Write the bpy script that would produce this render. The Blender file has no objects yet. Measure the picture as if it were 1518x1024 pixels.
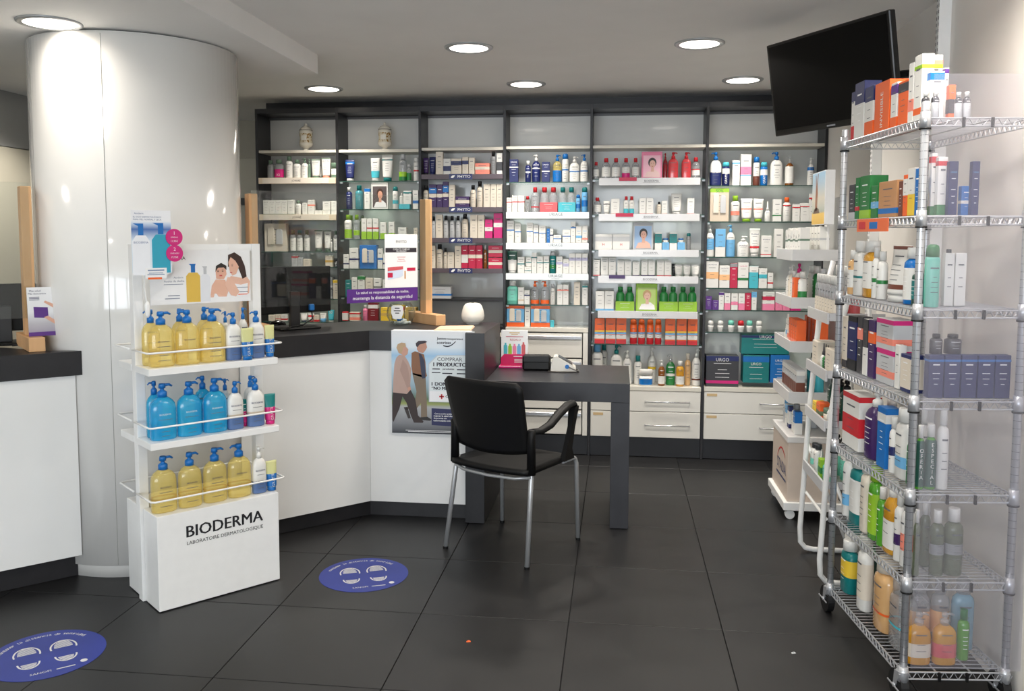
import bpy, math, random
from mathutils import Vector, Matrix

SC = bpy.context.scene
COL = SC.collection
random.seed(7)

# ------------------------------------------------------------------ camera
FPX, YAW, PITCH, ROLL, CAMZ, CX, CY = 1287.8, -.1211, .0803, .0028, 1.522, 759.0, 457.0
_cy, _sy, _cp, _sp = math.cos(YAW), math.sin(YAW), math.cos(PITCH), math.sin(PITCH)
FW = Vector((_sy*_cp, _cy*_cp, -_sp))
_r = Vector((_cy, -_sy, 0)); _u = _r.cross(FW)
RT = _r*math.cos(ROLL) + _u*math.sin(ROLL)
UP = -_r*math.sin(ROLL) + _u*math.cos(ROLL)
CAM = Vector((0, 0, CAMZ))
cam = bpy.data.cameras.new('camera'); co = bpy.data.objects.new('camera', cam); COL.objects.link(co)
cam.sensor_width = 36.0; cam.lens = 36.0*FPX/1518.0
cam.shift_y = (CY-512.0)/1518.0
co.matrix_world = Matrix(((RT.x, UP.x, -FW.x, 0), (RT.y, UP.y, -FW.y, 0), (RT.z, UP.z, -FW.z, CAMZ), (0, 0, 0, 1)))
SC.camera = co

# ------------------------------------------------------------------ world, daylight, exposure
SC.view_settings.view_transform = 'Standard'; SC.view_settings.look = 'None'
SC.view_settings.gamma = 1.0; SC.view_settings.use_curve_mapping = False
SC.view_settings.exposure = -0.18
w = bpy.data.worlds.new('daylight'); SC.world = w; w.use_nodes = True
w.node_tree.nodes['Background'].inputs[0].default_value = (.80, .90, 1.0, 1)
w.node_tree.nodes['Background'].inputs[1].default_value = 1.1

def area(name, loc, rot, sx, sy, power, col, shape='RECTANGLE', spread=math.pi):
    l = bpy.data.lights.new(name, 'AREA'); l.shape = shape; l.size = sx; l.energy = power; l.color = col; l.spread = spread
    if shape in ('RECTANGLE', 'ELLIPSE'): l.size_y = sy
    o = bpy.data.objects.new(name, l); COL.objects.link(o); o.location = loc; o.rotation_euler = rot
    return o
# daylight entering through the three panes of the shop window behind the photographer
for _x in (-3.0, -1.35, .3):
    area('window_daylight', (_x, -3.42, 1.45), (math.radians(107), 0, 0), 1.45, 2.0, 74, (.88, .94, 1.0))

# ------------------------------------------------------------------ pixel -> point on a real plane (measured from the photograph)
def ray(x, y): return FW + RT*((x-CX)/FPX) - UP*((y-CY)/FPX)
def onz(x, y, z): d = ray(x, y); return CAM + d*((z-CAMZ)/d.z)
def onv(x, y, P, n): d = ray(x, y); return CAM + d*((Vector(P)-CAM).dot(Vector(n))/d.dot(Vector(n)))

# ------------------------------------------------------------------ materials
PAL = dict(white=(226,225,220), cream=(222,212,196), beige=(205,190,170), grey=(140,142,144), silver=(190,192,194), charcoal=(58,58,62),
  black=(20,20,22), navy=(28,38,92), blue=(16,108,184), sky=(110,175,220), aqua=(70,180,195), teal=(18,120,120), mint=(120,205,185),
  sage=(104,130,110), green=(34,120,58), darkgreen=(18,70,58), lime=(150,195,50), olive=(110,125,95), yellow=(232,196,60), gold=(206,170,90),
  amber=(190,130,50), orange=(232,100,40), coral=(240,140,120), red=(205,38,48), darkred=(120,26,36), crimson=(190,28,70), pink=(235,130,165),
  magenta=(205,30,120), purple=(88,44,130), violet=(60,34,90), brown=(110,60,45), peach=(240,185,130), tan=(190,140,95), lilac=(178,176,205),
  skin=(222,170,145), rose=(205,90,95), pistachio=(206,206,146), slate=(84,110,156), petrol=(22,96,140))
def lin(c):
    if isinstance(c, str): c = PAL[c]
    return tuple(((v/255)/12.92 if v/255 <= .04045 else ((v/255+.055)/1.055)**2.4) for v in c)
_m = {}
def nodes(name):
    m = bpy.data.materials.new(name); m.use_nodes = True
    return m, m.node_tree.nodes, m.node_tree.links
def mat(c, rough=.42, metal=0, coat=0, name=None):
    k = ('p', str(c), rough, metal, coat)
    if k in _m: return _m[k]
    m, n, l = nodes(name or ('paint_%s' % (c if isinstance(c, str) else 'mix')))
    b = n['Principled BSDF']; L = lin(c)
    no = n.new('ShaderNodeTexNoise'); no.inputs['Scale'].default_value = 22
    tc = n.new('ShaderNodeTexCoord'); l.new(tc.outputs['Object'], no.inputs['Vector'])
    r = n.new('ShaderNodeValToRGB'); r.color_ramp.elements[0].color = (*[v*.96 for v in L], 1); r.color_ramp.elements[1].color = (*[min(1, v*1.03) for v in L], 1)
    l.new(no.outputs['Fac'], r.inputs['Fac']); l.new(r.outputs['Color'], b.inputs['Base Color'])
    b.inputs['Roughness'].default_value = rough; b.inputs['Metallic'].default_value = metal
    b.inputs['Coat Weight'].default_value = coat
    _m[k] = m; return m
def sheet(c=(250,252,251), clear=.985, rough=.02, name='clear_glass', edge=.9):
    """thin clear sheet: tinted see-through plus a fresnel reflection"""
    k = ('s', str(c), clear, rough, edge)
    if k in _m: return _m[k]
    m, n, l = nodes(name); n.remove(n['Principled BSDF']); out = n['Material Output']
    t = n.new('ShaderNodeBsdfTransparent'); t.inputs[0].default_value = (*[v*clear for v in lin(c)], 1)
    g = n.new('ShaderNodeBsdfGlossy'); g.inputs['Roughness'].default_value = rough; g.inputs[0].default_value = (edge, edge, edge, 1)
    f = n.new('ShaderNodeLayerWeight'); f.inputs[0].default_value = .5; pw = n.new('ShaderNodeMath'); pw.operation = 'POWER'; pw.inputs[1].default_value = 3.5; l.new(f.outputs['Facing'], pw.inputs[0])
    ma = n.new('ShaderNodeMath'); ma.operation = 'MULTIPLY_ADD'; ma.inputs[1].default_value = .7; ma.inputs[2].default_value = .035; l.new(pw.outputs[0], ma.inputs[0])
    x = n.new('ShaderNodeMixShader'); l.new(ma.outputs[0], x.inputs[0]); l.new(t.outputs[0], x.inputs[1]); l.new(g.outputs[0], x.inputs[2]); l.new(x.outputs[0], out.inputs[0])
    _m[k] = m; return m
def vinyl(name='clear_vinyl'):
    m, n, l = nodes(name); n.remove(n['Principled BSDF']); out = n['Material Output']
    t = n.new('ShaderNodeBsdfTransparent'); t.inputs[0].default_value = (.95, .945, .98, 1); d = n.new('ShaderNodeBsdfDiffuse'); d.inputs[0].default_value = (*lin((226,224,240)), 1)
    tl = n.new('ShaderNodeBsdfTranslucent'); tl.inputs[0].default_value = (*lin((226,224,240)), 1); dm = n.new('ShaderNodeMixShader'); l.new(d.outputs[0], dm.inputs[1]); l.new(tl.outputs[0], dm.inputs[2])
    a = n.new('ShaderNodeMixShader'); a.inputs[0].default_value = .17; l.new(t.outputs[0], a.inputs[1]); l.new(dm.outputs[0], a.inputs[2])
    g = n.new('ShaderNodeBsdfGlossy'); g.inputs['Roughness'].default_value = .08; x = n.new('ShaderNodeMixShader'); x.inputs[0].default_value = .07
    l.new(a.outputs[0], x.inputs[1]); l.new(g.outputs[0], x.inputs[2]); l.new(x.outputs[0], out.inputs[0]); return m
def fluid(c, see=.45, rough=.12):
    """translucent plastic filled with liquid"""
    k = ('f', str(c), see)
    if k in _m: return _m[k]
    m, n, l = nodes('translucent_%s' % (c if isinstance(c, str) else 'plastic')); b = n['Principled BSDF']; out = n['Material Output']; L = lin(c)
    b.inputs['Base Color'].default_value = (*L, 1); b.inputs['Roughness'].default_value = rough; b.inputs['Subsurface Weight'].default_value = 0
    t = n.new('ShaderNodeBsdfTransparent'); t.inputs[0].default_value = (*[min(1, v**.5) for v in L], 1)
    x = n.new('ShaderNodeMixShader'); x.inputs[0].default_value = see
    l.new(b.outputs[0], x.inputs[1]); l.new(t.outputs[0], x.inputs[2])
    g = n.new('ShaderNodeBsdfGlossy'); g.inputs['Roughness'].default_value = .06; f = n.new('ShaderNodeLayerWeight'); f.inputs[0].default_value = .5; pw = n.new('ShaderNodeMath'); pw.operation = 'POWER'; pw.inputs[1].default_value = 3.5; l.new(f.outputs['Facing'], pw.inputs[0])
    ma = n.new('ShaderNodeMath'); ma.operation = 'MULTIPLY_ADD'; ma.inputs[1].default_value = .5; ma.inputs[2].default_value = .04; l.new(pw.outputs[0], ma.inputs[0]); y = n.new('ShaderNodeMixShader'); l.new(ma.outputs[0], y.inputs[0]); l.new(x.outputs[0], y.inputs[1]); l.new(g.outputs[0], y.inputs[2]); l.new(y.outputs[0], out.inputs[0])
    _m[k] = m; return m
def textured(name, c1, c2, scale, rough, detail=6, stretch=(1, 1, 1), bump=0, metal=0, coat=0, lo=.3, hi=.7, rvar=0):
    m, n, l = nodes(name); b = n['Principled BSDF']
    tc = n.new('ShaderNodeTexCoord'); mp = n.new('ShaderNodeMapping'); mp.inputs['Scale'].default_value = stretch
    l.new(tc.outputs['Object'], mp.inputs[0]); no = n.new('ShaderNodeTexNoise'); no.inputs['Scale'].default_value = scale; no.inputs['Detail'].default_value = detail
    l.new(mp.outputs[0], no.inputs['Vector'])
    r = n.new('ShaderNodeValToRGB'); r.color_ramp.elements[0].color = (*lin(c1), 1); r.color_ramp.elements[1].color = (*lin(c2), 1)
    r.color_ramp.elements[0].position = lo; r.color_ramp.elements[1].position = hi
    l.new(no.outputs['Fac'], r.inputs['Fac']); l.new(r.outputs['Color'], b.inputs['Base Color'])
    b.inputs['Roughness'].default_value = rough; b.inputs['Metallic'].default_value = metal; b.inputs['Coat Weight'].default_value = coat
    if rvar:
        mr = n.new('ShaderNodeMapRange'); mr.inputs['To Min'].default_value = rough-rvar; mr.inputs['To Max'].default_value = rough+rvar
        l.new(no.outputs['Fac'], mr.inputs['Value']); l.new(mr.outputs[0], b.inputs['Roughness'])
    if bump:
        bp = n.new('ShaderNodeBump'); bp.inputs['Strength'].default_value = bump; bp.inputs['Distance'].default_value = .002
        l.new(no.outputs['Fac'], bp.inputs['Height']); l.new(bp.outputs[0], b.inputs['Normal'])
    return m
def ramp(name, stops, axis=2, rough=.4):
    """flat print with a colour run along one local axis (generated 0..1)"""
    m, n, l = nodes(name); b = n['Principled BSDF']; tc = n.new('ShaderNodeTexCoord'); s = n.new('ShaderNodeSeparateXYZ')
    l.new(tc.outputs['Generated'], s.inputs[0]); r = n.new('ShaderNodeValToRGB'); e = r.color_ramp.elements
    while len(e) < len(stops): e.new(.5)
    for q, (p, c) in zip(e, stops): q.position = p; q.color = (*lin(c), 1)
    l.new(s.outputs[axis], r.inputs['Fac']); l.new(r.outputs['Color'], b.inputs['Base Color']); b.inputs['Roughness'].default_value = rough
    return m
def glow(name, c, s):
    m, n, l = nodes(name); b = n['Principled BSDF']; b.inputs['Base Color'].default_value = (*lin(c), 1)
    b.inputs['Emission Color'].default_value = (*lin(c), 1); b.inputs['Emission Strength'].default_value = s; return m

M_FLOOR = textured('slate_tile', (17,17,19), (28,28,29), 5, .42, 8, rvar=.07, bump=.04)
M_GROUT = mat((20,20,22), .8, name='grout')
M_WALL = textured('painted_wall', (228,224,217), (234,230,224), 3, .6)
M_CEIL = textured('painted_ceiling', (238,237,235), (243,242,240), 3, .7)
M_CREAM = textured('cream_laminate', (196,191,174), (202,197,181), 2, .25)
M_COLUMN = textured('gloss_column', (232,230,225), (238,236,232), 2, .12, coat=.6)
M_LAM = textured('white_laminate', (232,232,230), (238,238,236), 2, .22, coat=.2)
M_GRAPH = textured('graphite_laminate', (38,38,42), (47,47,52), 9, .38, 8)
M_DARK = textured('anthracite_board', (30,30,33), (38,37,40), 14, .4, 8)
M_BACK = textured('grey_back_panel', (224,224,221), (230,230,227), 2, .14, coat=.3)
M_CAB = textured('drawer_front', (226,224,216), (231,229,222), 2, .3)
M_GLASS = sheet(); M_SHELFG = sheet((242,249,246), .985, name='shelf_glass')
M_SHEDGE = mat((34,72,62), .2, name='glass_edge')
M_CHROME = mat((196,198,202), .3, .6, name='chrome')
M_STEEL = mat((186,188,190), .36, .55, name='satin_steel')
M_BEECH = textured('beech_wood', (212,164,116), (222,176,128), 4, .4, 8, stretch=(6, 6, 1))
M_BLACKP = mat((10,10,11), .5, name='black_plastic'); M_BLACKP.node_tree.nodes['Principled BSDF'].inputs['Specular IOR Level'].default_value = .3
M_WHITEP = mat((236,236,234), .35, name='white_plastic')
M_WHITEM = mat((238,238,236), .28, name='white_lacquer')
M_PAPER = mat((238,238,238), .55, name='paper')
M_INK = mat((26,26,30), .5, name='ink')
M_FAINT = mat((150,152,158), .5, name='faint_ink')
M_PW = mat((245,245,245), .5, name='white_print')

# ------------------------------------------------------------------ mesh helpers
class MB:
    def __init__(s): s.v = []; s.f = []; s.m = []; s.cur = 0
    def add(s, vs, fs):
        o = len(s.v); s.v += [tuple(v) for v in vs]; s.f += [tuple(i+o for i in f) for f in fs]; s.m += [s.cur]*len(fs); return s
    def box(s, a, b, ch=0):
        x0, y0, z0 = a; x1, y1, z1 = b
        if ch <= 0:
            return s.add([(x0,y0,z0),(x1,y0,z0),(x1,y1,z0),(x0,y1,z0),(x0,y0,z1),(x1,y0,z1),(x1,y1,z1),(x0,y1,z1)],
                         [(0,3,2,1),(4,5,6,7),(0,1,5,4),(1,2,6,5),(2,3,7,6),(3,0,4,7)])
        c = ch; V = []
        for z, i in ((z0, c), (z0+c, 0), (z1-c, 0), (z1, c)):
            V += [(x0+i+(c if not i else 0), y0+i, z), (x1-i-(c if not i else 0), y0+i, z), (x1-i, y0+i+(c if not i else 0), z), (x1-i, y1-i-(c if not i else 0), z),
                  (x1-i-(c if not i else 0), y1-i, z), (x0+i+(c if not i else 0), y1-i, z), (x0+i, y1-i-(c if not i else 0), z), (x0+i, y0+i+(c if not i else 0), z)]
        F = [tuple(range(7, -1, -1)), tuple(range(24, 32))]
        for k in range(3):
            for j in range(8): F.append((k*8+j, k*8+(j+1) % 8, (k+1)*8+(j+1) % 8, (k+1)*8+j))
        return s.add(V, F)
    def loft(s, secs, seg=20, c=(0, 0), caps=True, flip=False):
        """secs: (z, rx, ry, exponent) or (z, rx, ry, e, cx, cy)"""
        V = []
        for q in secs:
            z, rx, ry, e = q[:4]; ox, oy = (q[4], q[5]) if len(q) > 4 else c
            for j in range(seg):
                a = 2*math.pi*(j+.5)/seg; ca, sa = math.cos(a), math.sin(a)
                V.append((ox+rx*math.copysign(abs(ca)**(2/e), ca), oy+ry*math.copysign(abs(sa)**(2/e), sa), z))
        F = []
        for k in range(len(secs)-1):
            for j in range(seg): F.append((k*seg+j, k*seg+(j+1) % seg, (k+1)*seg+(j+1) % seg, (k+1)*seg+j))
        if caps: F += [tuple(range(seg-1, -1, -1)), tuple(range((len(secs)-1)*seg, len(secs)*seg))]
        return s.add(V, F)
    def tube(s, path, r, seg=8, closed=False):
        P = [Vector(p) for p in path]; n = len(P); V = []; prev = None
        for i in range(n):
            a = P[(i-1) % n] if (closed or i) else P[i]; b = P[(i+1) % n] if (closed or i < n-1) else P[i]
            t = (b-a).normalized()
            if prev is None: q = t.cross(Vector((0, 0, 1))); q = t.cross(Vector((1, 0, 0))) if q.length < .1 else q
            else: q = prev-t*prev.dot(t)
            q.normalize(); prev = q; w2 = t.cross(q); rr = r[i] if isinstance(r, (list, tuple)) else r
            V += [P[i]+q*math.cos(2*math.pi*j/seg)*rr+w2*math.sin(2*math.pi*j/seg)*rr for j in range(seg)]
        F = []
        for k in range(n if closed else n-1):
            k2 = (k+1) % n
            for j in range(seg): F.append((k*seg+j, k*seg+(j+1) % seg, k2*seg+(j+1) % seg, k2*seg+j))
        if not closed: F += [tuple(range(seg-1, -1, -1)), tuple(range((n-1)*seg, n*seg))]
        return s.add(V, F)
    def prism(s, pts, y0, y1):
        """polygon in local x,z extruded along y"""
        n = len(pts); V = [(x, y0, z) for x, z in pts]+[(x, y1, z) for x, z in pts]
        F = [tuple(range(n)), tuple(range(2*n-1, n-1, -1))]+[(i, n+i, n+(i+1) % n, (i+1) % n) for i in range(n)]
        return s.add(V, F)
    def prismz(s, pts, z0, z1):
        n = len(pts); V = [(x, y, z0) for x, y in pts]+[(x, y, z1) for x, y in pts]
        return s.add(V, [tuple(range(n-1, -1, -1)), tuple(range(n, 2*n))]+[(i, (i+1) % n, n+(i+1) % n, n+i) for i in range(n)])
    def mesh(s, name, smooth=False):
        me = bpy.data.meshes.new(name); me.from_pydata(s.v, [], s.f)
        for p, i in zip(me.polygons, s.m): p.material_index = i
        if smooth:
            for p in me.polygons: p.use_smooth = len(p.vertices) == 4
        me.validate(); return me
def link(name, me, m, parent=None, loc=(0, 0, 0), rz=0):
    o = bpy.data.objects.new(name, me); COL.objects.link(o); o.parent = parent; o.location = loc; o.rotation_euler = (0, 0, rz)
    if m is not None and not me.materials:
        for q in (m if isinstance(m, (list, tuple)) else [m]): me.materials.append(q)
    return o
def put(name, mb, m, parent=None, loc=(0, 0, 0), rz=0, smooth=False): return link(name, mb.mesh(name, smooth), m, parent, loc, rz)
def tag(o, label=None, cat=None, group=None, kind=None):
    if label: o['label'] = label
    if cat: o['category'] = cat
    if group: o['group'] = group
    if kind: o['kind'] = kind
    return o
def thing(name, label, cat, loc=(0, 0, 0), rz=0, group=None):
    o = bpy.data.objects.new(name, None); COL.objects.link(o); o.location = loc; o.rotation_euler = (0, 0, rz); o.empty_display_size = .05
    return tag(o, label, cat, group)
def struct(name, mb, m, label, cat='wall', parent=None):
    o = put(name, mb, m, parent); tag(o, label, cat, kind='structure'); return o
def B(a, b, ch=0): return MB().box(a, b, ch)
_fonts = {}
def textmesh(s, shear=0, bold=0):
    k = (s, shear, bold)
    if k not in _fonts:
        c = bpy.data.curves.new('lettering', 'FONT'); c.body = s; c.resolution_u = 2; c.shear = shear; c.align_x = 'CENTER'; c.align_y = 'CENTER'
        o = bpy.data.objects.new('lettering', c); me = bpy.data.meshes.new_from_object(o); bpy.data.objects.remove(o); bpy.data.curves.remove(c)
        xs = [v.co.x for v in me.vertices]; ys = [v.co.y for v in me.vertices]
        _fonts[k] = ([tuple(v.co) for v in me.vertices], [tuple(p.vertices) for p in me.polygons], (max(xs)-min(xs)), (max(ys)-min(ys)), (max(xs)+min(xs))/2, (max(ys)+min(ys))/2)
    return _fonts[k]
def text(mb, s, cx, cz, w=None, h=None, y=0, surf=None, rot=0, shear=0, bold=0):
    """lettering facing -y, centred at (cx,cz); w or h fixes the size"""
    V, F, tw, th, ox, oy = textmesh(s, shear)
    if bold:
        e = bold*(h or w/tw*th); text(mb, s, cx-e, cz, w, h, y-.00005, surf, rot, shear); cx += e
    kx = (w/tw) if w else h/th; kz = (h/th) if h else kx; P = []
    for x, z, _ in V:
        a, b = (x-ox)*kx, (z-oy)*kz; X = cx+a*math.cos(rot)-b*math.sin(rot); Z = cz+a*math.sin(rot)+b*math.cos(rot)
        P.append((X, surf(X, Z) if surf else y, Z))
    return mb.add(P, F)
def rects(mb, L, y=0):
    for x0, z0, x1, z1 in L: mb.add([(x0, y, z0), (x1, y, z0), (x1, y, z1), (x0, y, z1)], [(0, 1, 2, 3)])
    return mb

# ================================================================== THE SETTING
ZC, ZS = 2.515, 2.41
fl = struct('floor', B((-4.4, -3.7, -.06), (2.0, 7.4, -.006)), M_GROUT, 'dark grey slate tile floor of the shop', 'floor')
_t = B((-.2985, -.2985, -.006), (.2985, .2985, 0), .0012).mesh('floor_tile'); _t.materials.append(M_FLOOR)
for i in range(-5, 6):
    for j in range(-11, 6):
        x, y = -1.3773+.6*(i+.5), 3.3556+.6*(j+.5)
        if -4.4 < x-.3 and x+.3 < 2.0 and y-.3 > -3.7 and y+.3 < 7.4: link('floor_tile', _t, None, fl, (x, y, 0))
ce = struct('ceiling', B((-4.4, -3.7, ZC), (2.0, 7.4, ZC+.1)), M_CEIL, 'flat off-white ceiling with round recessed downlights', 'ceiling')
struct('ceiling_soffit', B((-3.09, -3.5, ZS), (-1.635, 4.655, ZC-.0005)), M_CEIL, 'lowered white soffit around the top of the column', 'ceiling')
struct('shade_trim_1', B((-2.6, 6.26, 2.442), (1.37, 6.30, ZC-.0005)), M_DARK, 'filler strip coloured dark as the shade between shelving and ceiling', 'trim')  # anthracite colour stands in for the shade in the gap above the shelving
struct('wall_back', B((-4.4, 7.2, 0), (2.0, 7.35, ZC)), M_CREAM, 'cream back wall beyond the wall shelving', 'wall')
wl = struct('wall_left', B((-4.4, -3.7, 0), (-4.2, 7.2, ZC)), M_CREAM, 'cream panelled wall behind the left counter', 'wall')
put('bulkhead', B((-4.2, 2.0, 2.14), (-4.16, 7.2, 2.515)), mat((150,150,148), .12, coat=.4, name='grey_gloss_panel'), wl)
for k in range(6): put('wall_panel', B((-4.2, 2.9+k*.6, .1), (-4.165, 3.496+k*.6, 2.136), .002), M_CREAM, wl)
put('bulkhead', B((-4.0, 7.16, 2.2), (-2.0, 7.2, 2.53)), mat((170,165,150), .3, name='taupe_panel'), bpy.data.objects['wall_back'])
for a, b in (((-3.62, 7.14, 0), (-3.56, 7.2, 1.86)), ((-3.62, 7.14, 1.80), (-2.5, 7.2, 1.86))): put('door_frame', B(a, b), M_DARK, bpy.data.objects['wall_back'])
wr = struct('wall_right', B((1.31, -3.7, 0), (2.0, 4.78, ZC)), M_WALL, 'white right wall behind the chrome wire rack', 'wall')
M_SLOT = mat((70,70,72), .5)
for y in (3.75, 4.62):
    p = put('shelf_standard', B((1.262, y-.016, .05), (1.31, y+.016, 2.52), .002), M_WHITEM, wr)
    sl = MB()
    for k in range(96):
        for e in (-.010, .010): sl.box((1.2614, y+e-.0025, .1+k*.025), (1.263, y+e+.0025, .113+k*.025))
    put('slot_row', sl, M_SLOT, p)
struct('wall_recess', B((1.375, 6.06, 0), (1.89, 6.2, ZC)), M_WALL,
 'white wall end beside the last shelving bay', 'wall')
struct('wall_side', B((1.89, 4.78, 0), (2.0, 6.2, ZC)), M_WALL, 'white side wall of the recess beside the shelving', 'wall')
wf = struct('wall_front', B((-4.4, -3.7, 2.46), (1.5, -3.6, ZC)), M_WALL, 'lintel above the shop window', 'wall')
put('window_sill_wall', B((-4.4, -3.7, 0), (1.5, -3.6, .44)), M_WALL, wf)
put('side_pier', B((-4.4, -3.7, .44), (-3.75, -3.6, 2.46)), M_WALL, wf)
wn = struct('window_1', B((-3.75, -3.68, .44), (1.5, -3.62, .48)), M_DARK, 'dark framed shop window behind the photographer', 'window')
for x in (-3.75, -2.2, -.55, 1.1): put('mullion', B((x, -3.68, .48), (x+.05, -3.62, 2.46)), M_DARK, wn)
CC = (-2.305, 3.998)
col = put('column', MB().loft([(.055, .465, .465, 2), (2.402, .465, .465, 2)], 96), M_COLUMN, None, (*CC, 0), smooth=True)
tag(col, 'large round glossy white column between the two counters', 'column', kind='structure')
put('base_ring', MB().loft([(0, .455, .455, 2), (.05, .455, .455, 2), (.055, .46, .46, 2)], 96), M_COLUMN, col, smooth=True)
put('shadow_gap', MB().loft([(2.402, .44, .44, 2), (ZS-.0005, .44, .44, 2)], 64), M_BLACKP, col, smooth=True)
s = MB()
for a in (-2.25, -1.35): s.box((-.0008+.4652*math.cos(a)-.0006, .4652*math.sin(a)-.0006, .06), (.0008+.4652*math.cos(a), .4652*math.sin(a)+.0006, 2.39))
put('panel_joint', s, mat((150,148,142), .5), col)

# recessed round downlights
M_LAMP = glow('lamp_diffuser', (255,246,232), 9.0)
_ring = MB().loft([(-.008, .1, .1, 2), (-.010, .118, .118, 2), (-.004, .127, .127, 2), (0, .127, .127, 2), (0, .1, .1, 2)], 40, caps=False).mesh('trim_ring', True); _ring.materials.append(mat('silver', .3, .6))
_dif = MB().loft([(-.006, .098, .098, 2), (-.0055, .101, .101, 2), (-.001, .101, .101, 2)], 40).mesh('diffuser', True); _dif.materials.append(M_LAMP)
LAMPS = [(*onz(695, 70, ZC)[:2], ZC, 'above the desk'), (*onz(1037, 64, ZC)[:2], ZC, 'near the television'), (*onz(480, 131, ZC)[:2], ZC, 'in front of the leftmost shelving bays'), (*onz(780, 124, ZC)[:2], ZC, 'in front of the middle shelving bays'),
         (*onz(1101, 118, ZC)[:2], ZC, 'in front of the rightmost shelving bay'), (-2.354, 3.427, ZS, 'in the soffit in front of the column'),
         (-.80, 2.6, ZC, 'over the front left aisle'), (.45, 2.6, ZC, 'over the front right aisle'), (-.8, .8, ZC, 'near the entrance on the left side'), (.45, .8, ZC, 'near the entrance on the right side'),
         (1.0, 2.7, ZC, 'above the front end of the rack'), (-2.35, 1.6, ZS, 'in the soffit near the window'), (-3.7, 5.4, ZC, 'behind the left counter'), (-3.55, 3.0, ZC, 'over the left counter staff area')]
for x, y, z, wh in LAMPS:
    t = thing('ceiling_downlight', 'round recessed white downlight '+wh, 'light', (x, y, z), 0, 'recessed ceiling downlights')
    link('trim_ring', _ring, None, t); link('diffuser', _dif, None, t)
    a = area('downlight_lamp', (0, 0, -.014), (0, 0, 0), .19, .19, (17 if y > 4 else (1.8 if z == ZS else 12 if x > .9 else 9)) if y < 5.3 else 11, (1.0, .93, .84), 'DISK', math.radians(150 if y < 5.3 else 112)); a.parent = t

# ================================================================== WALL SHELVING
YF, YB = 6.04, 6.275            # front edge and back panel
UX = [-2.585, -1.99, -1.39, -.79, -.19, .59, 1.365]
BAYN = ['first', 'second', 'third', 'fourth', 'fifth', 'sixth']
SZ = [[2.148, 1.946, 1.686, 1.423, 1.314, 1.082, .915], [2.147, 1.926, 1.727, 1.514, 1.302, 1.10, .925], [2.155, 1.964, 1.735, 1.52, 1.307, 1.093, .90],
      [2.159, 1.913, 1.702, 1.489, 1.276, 1.059, .900], [2.159, 1.931, 1.688, 1.444, 1.263, 1.021, .791, .500], [2.159, 1.883, 1.64, 1.40, 1.188, 1.038, .886, .506]]
STRIP = [{1: 'J', 2: 'J'}, {}, {1: 'P', 2: 'P', 3: 'P', 4: 'P'}, {2: 'U', 3: 'U', 4: 'U'}, {1: 'B', 2: 'B', 3: 'B', 4: 'B', 5: 'B'}, {}]
BAYD = ['tall dark shelving bay with wooden price strips, leftmost on the back wall', 'tall dark shelving bay with glass shelves behind the white notice', 'tall dark shelving bay with dark strips and navy name plates',
        'tall dark shelving bay with three silver strips and a drawer cabinet', 'wide dark shelving bay with five white strips and two drawers', 'wide dark shelving bay with glass shelves partly behind the television']
M_PSTRIP = mat((84,72,80), .4, name='dark_strip'); M_JSTRIP = textured('pale_wood', (214,196,170), (226,210,186), 4, .4, 6, stretch=(1, 9, 9))
M_USTRIP = mat((176,176,171), .2, .3, name='silver_strip'); M_BSTRIP = mat((206,206,207), .14, name='white_strip')
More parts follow.
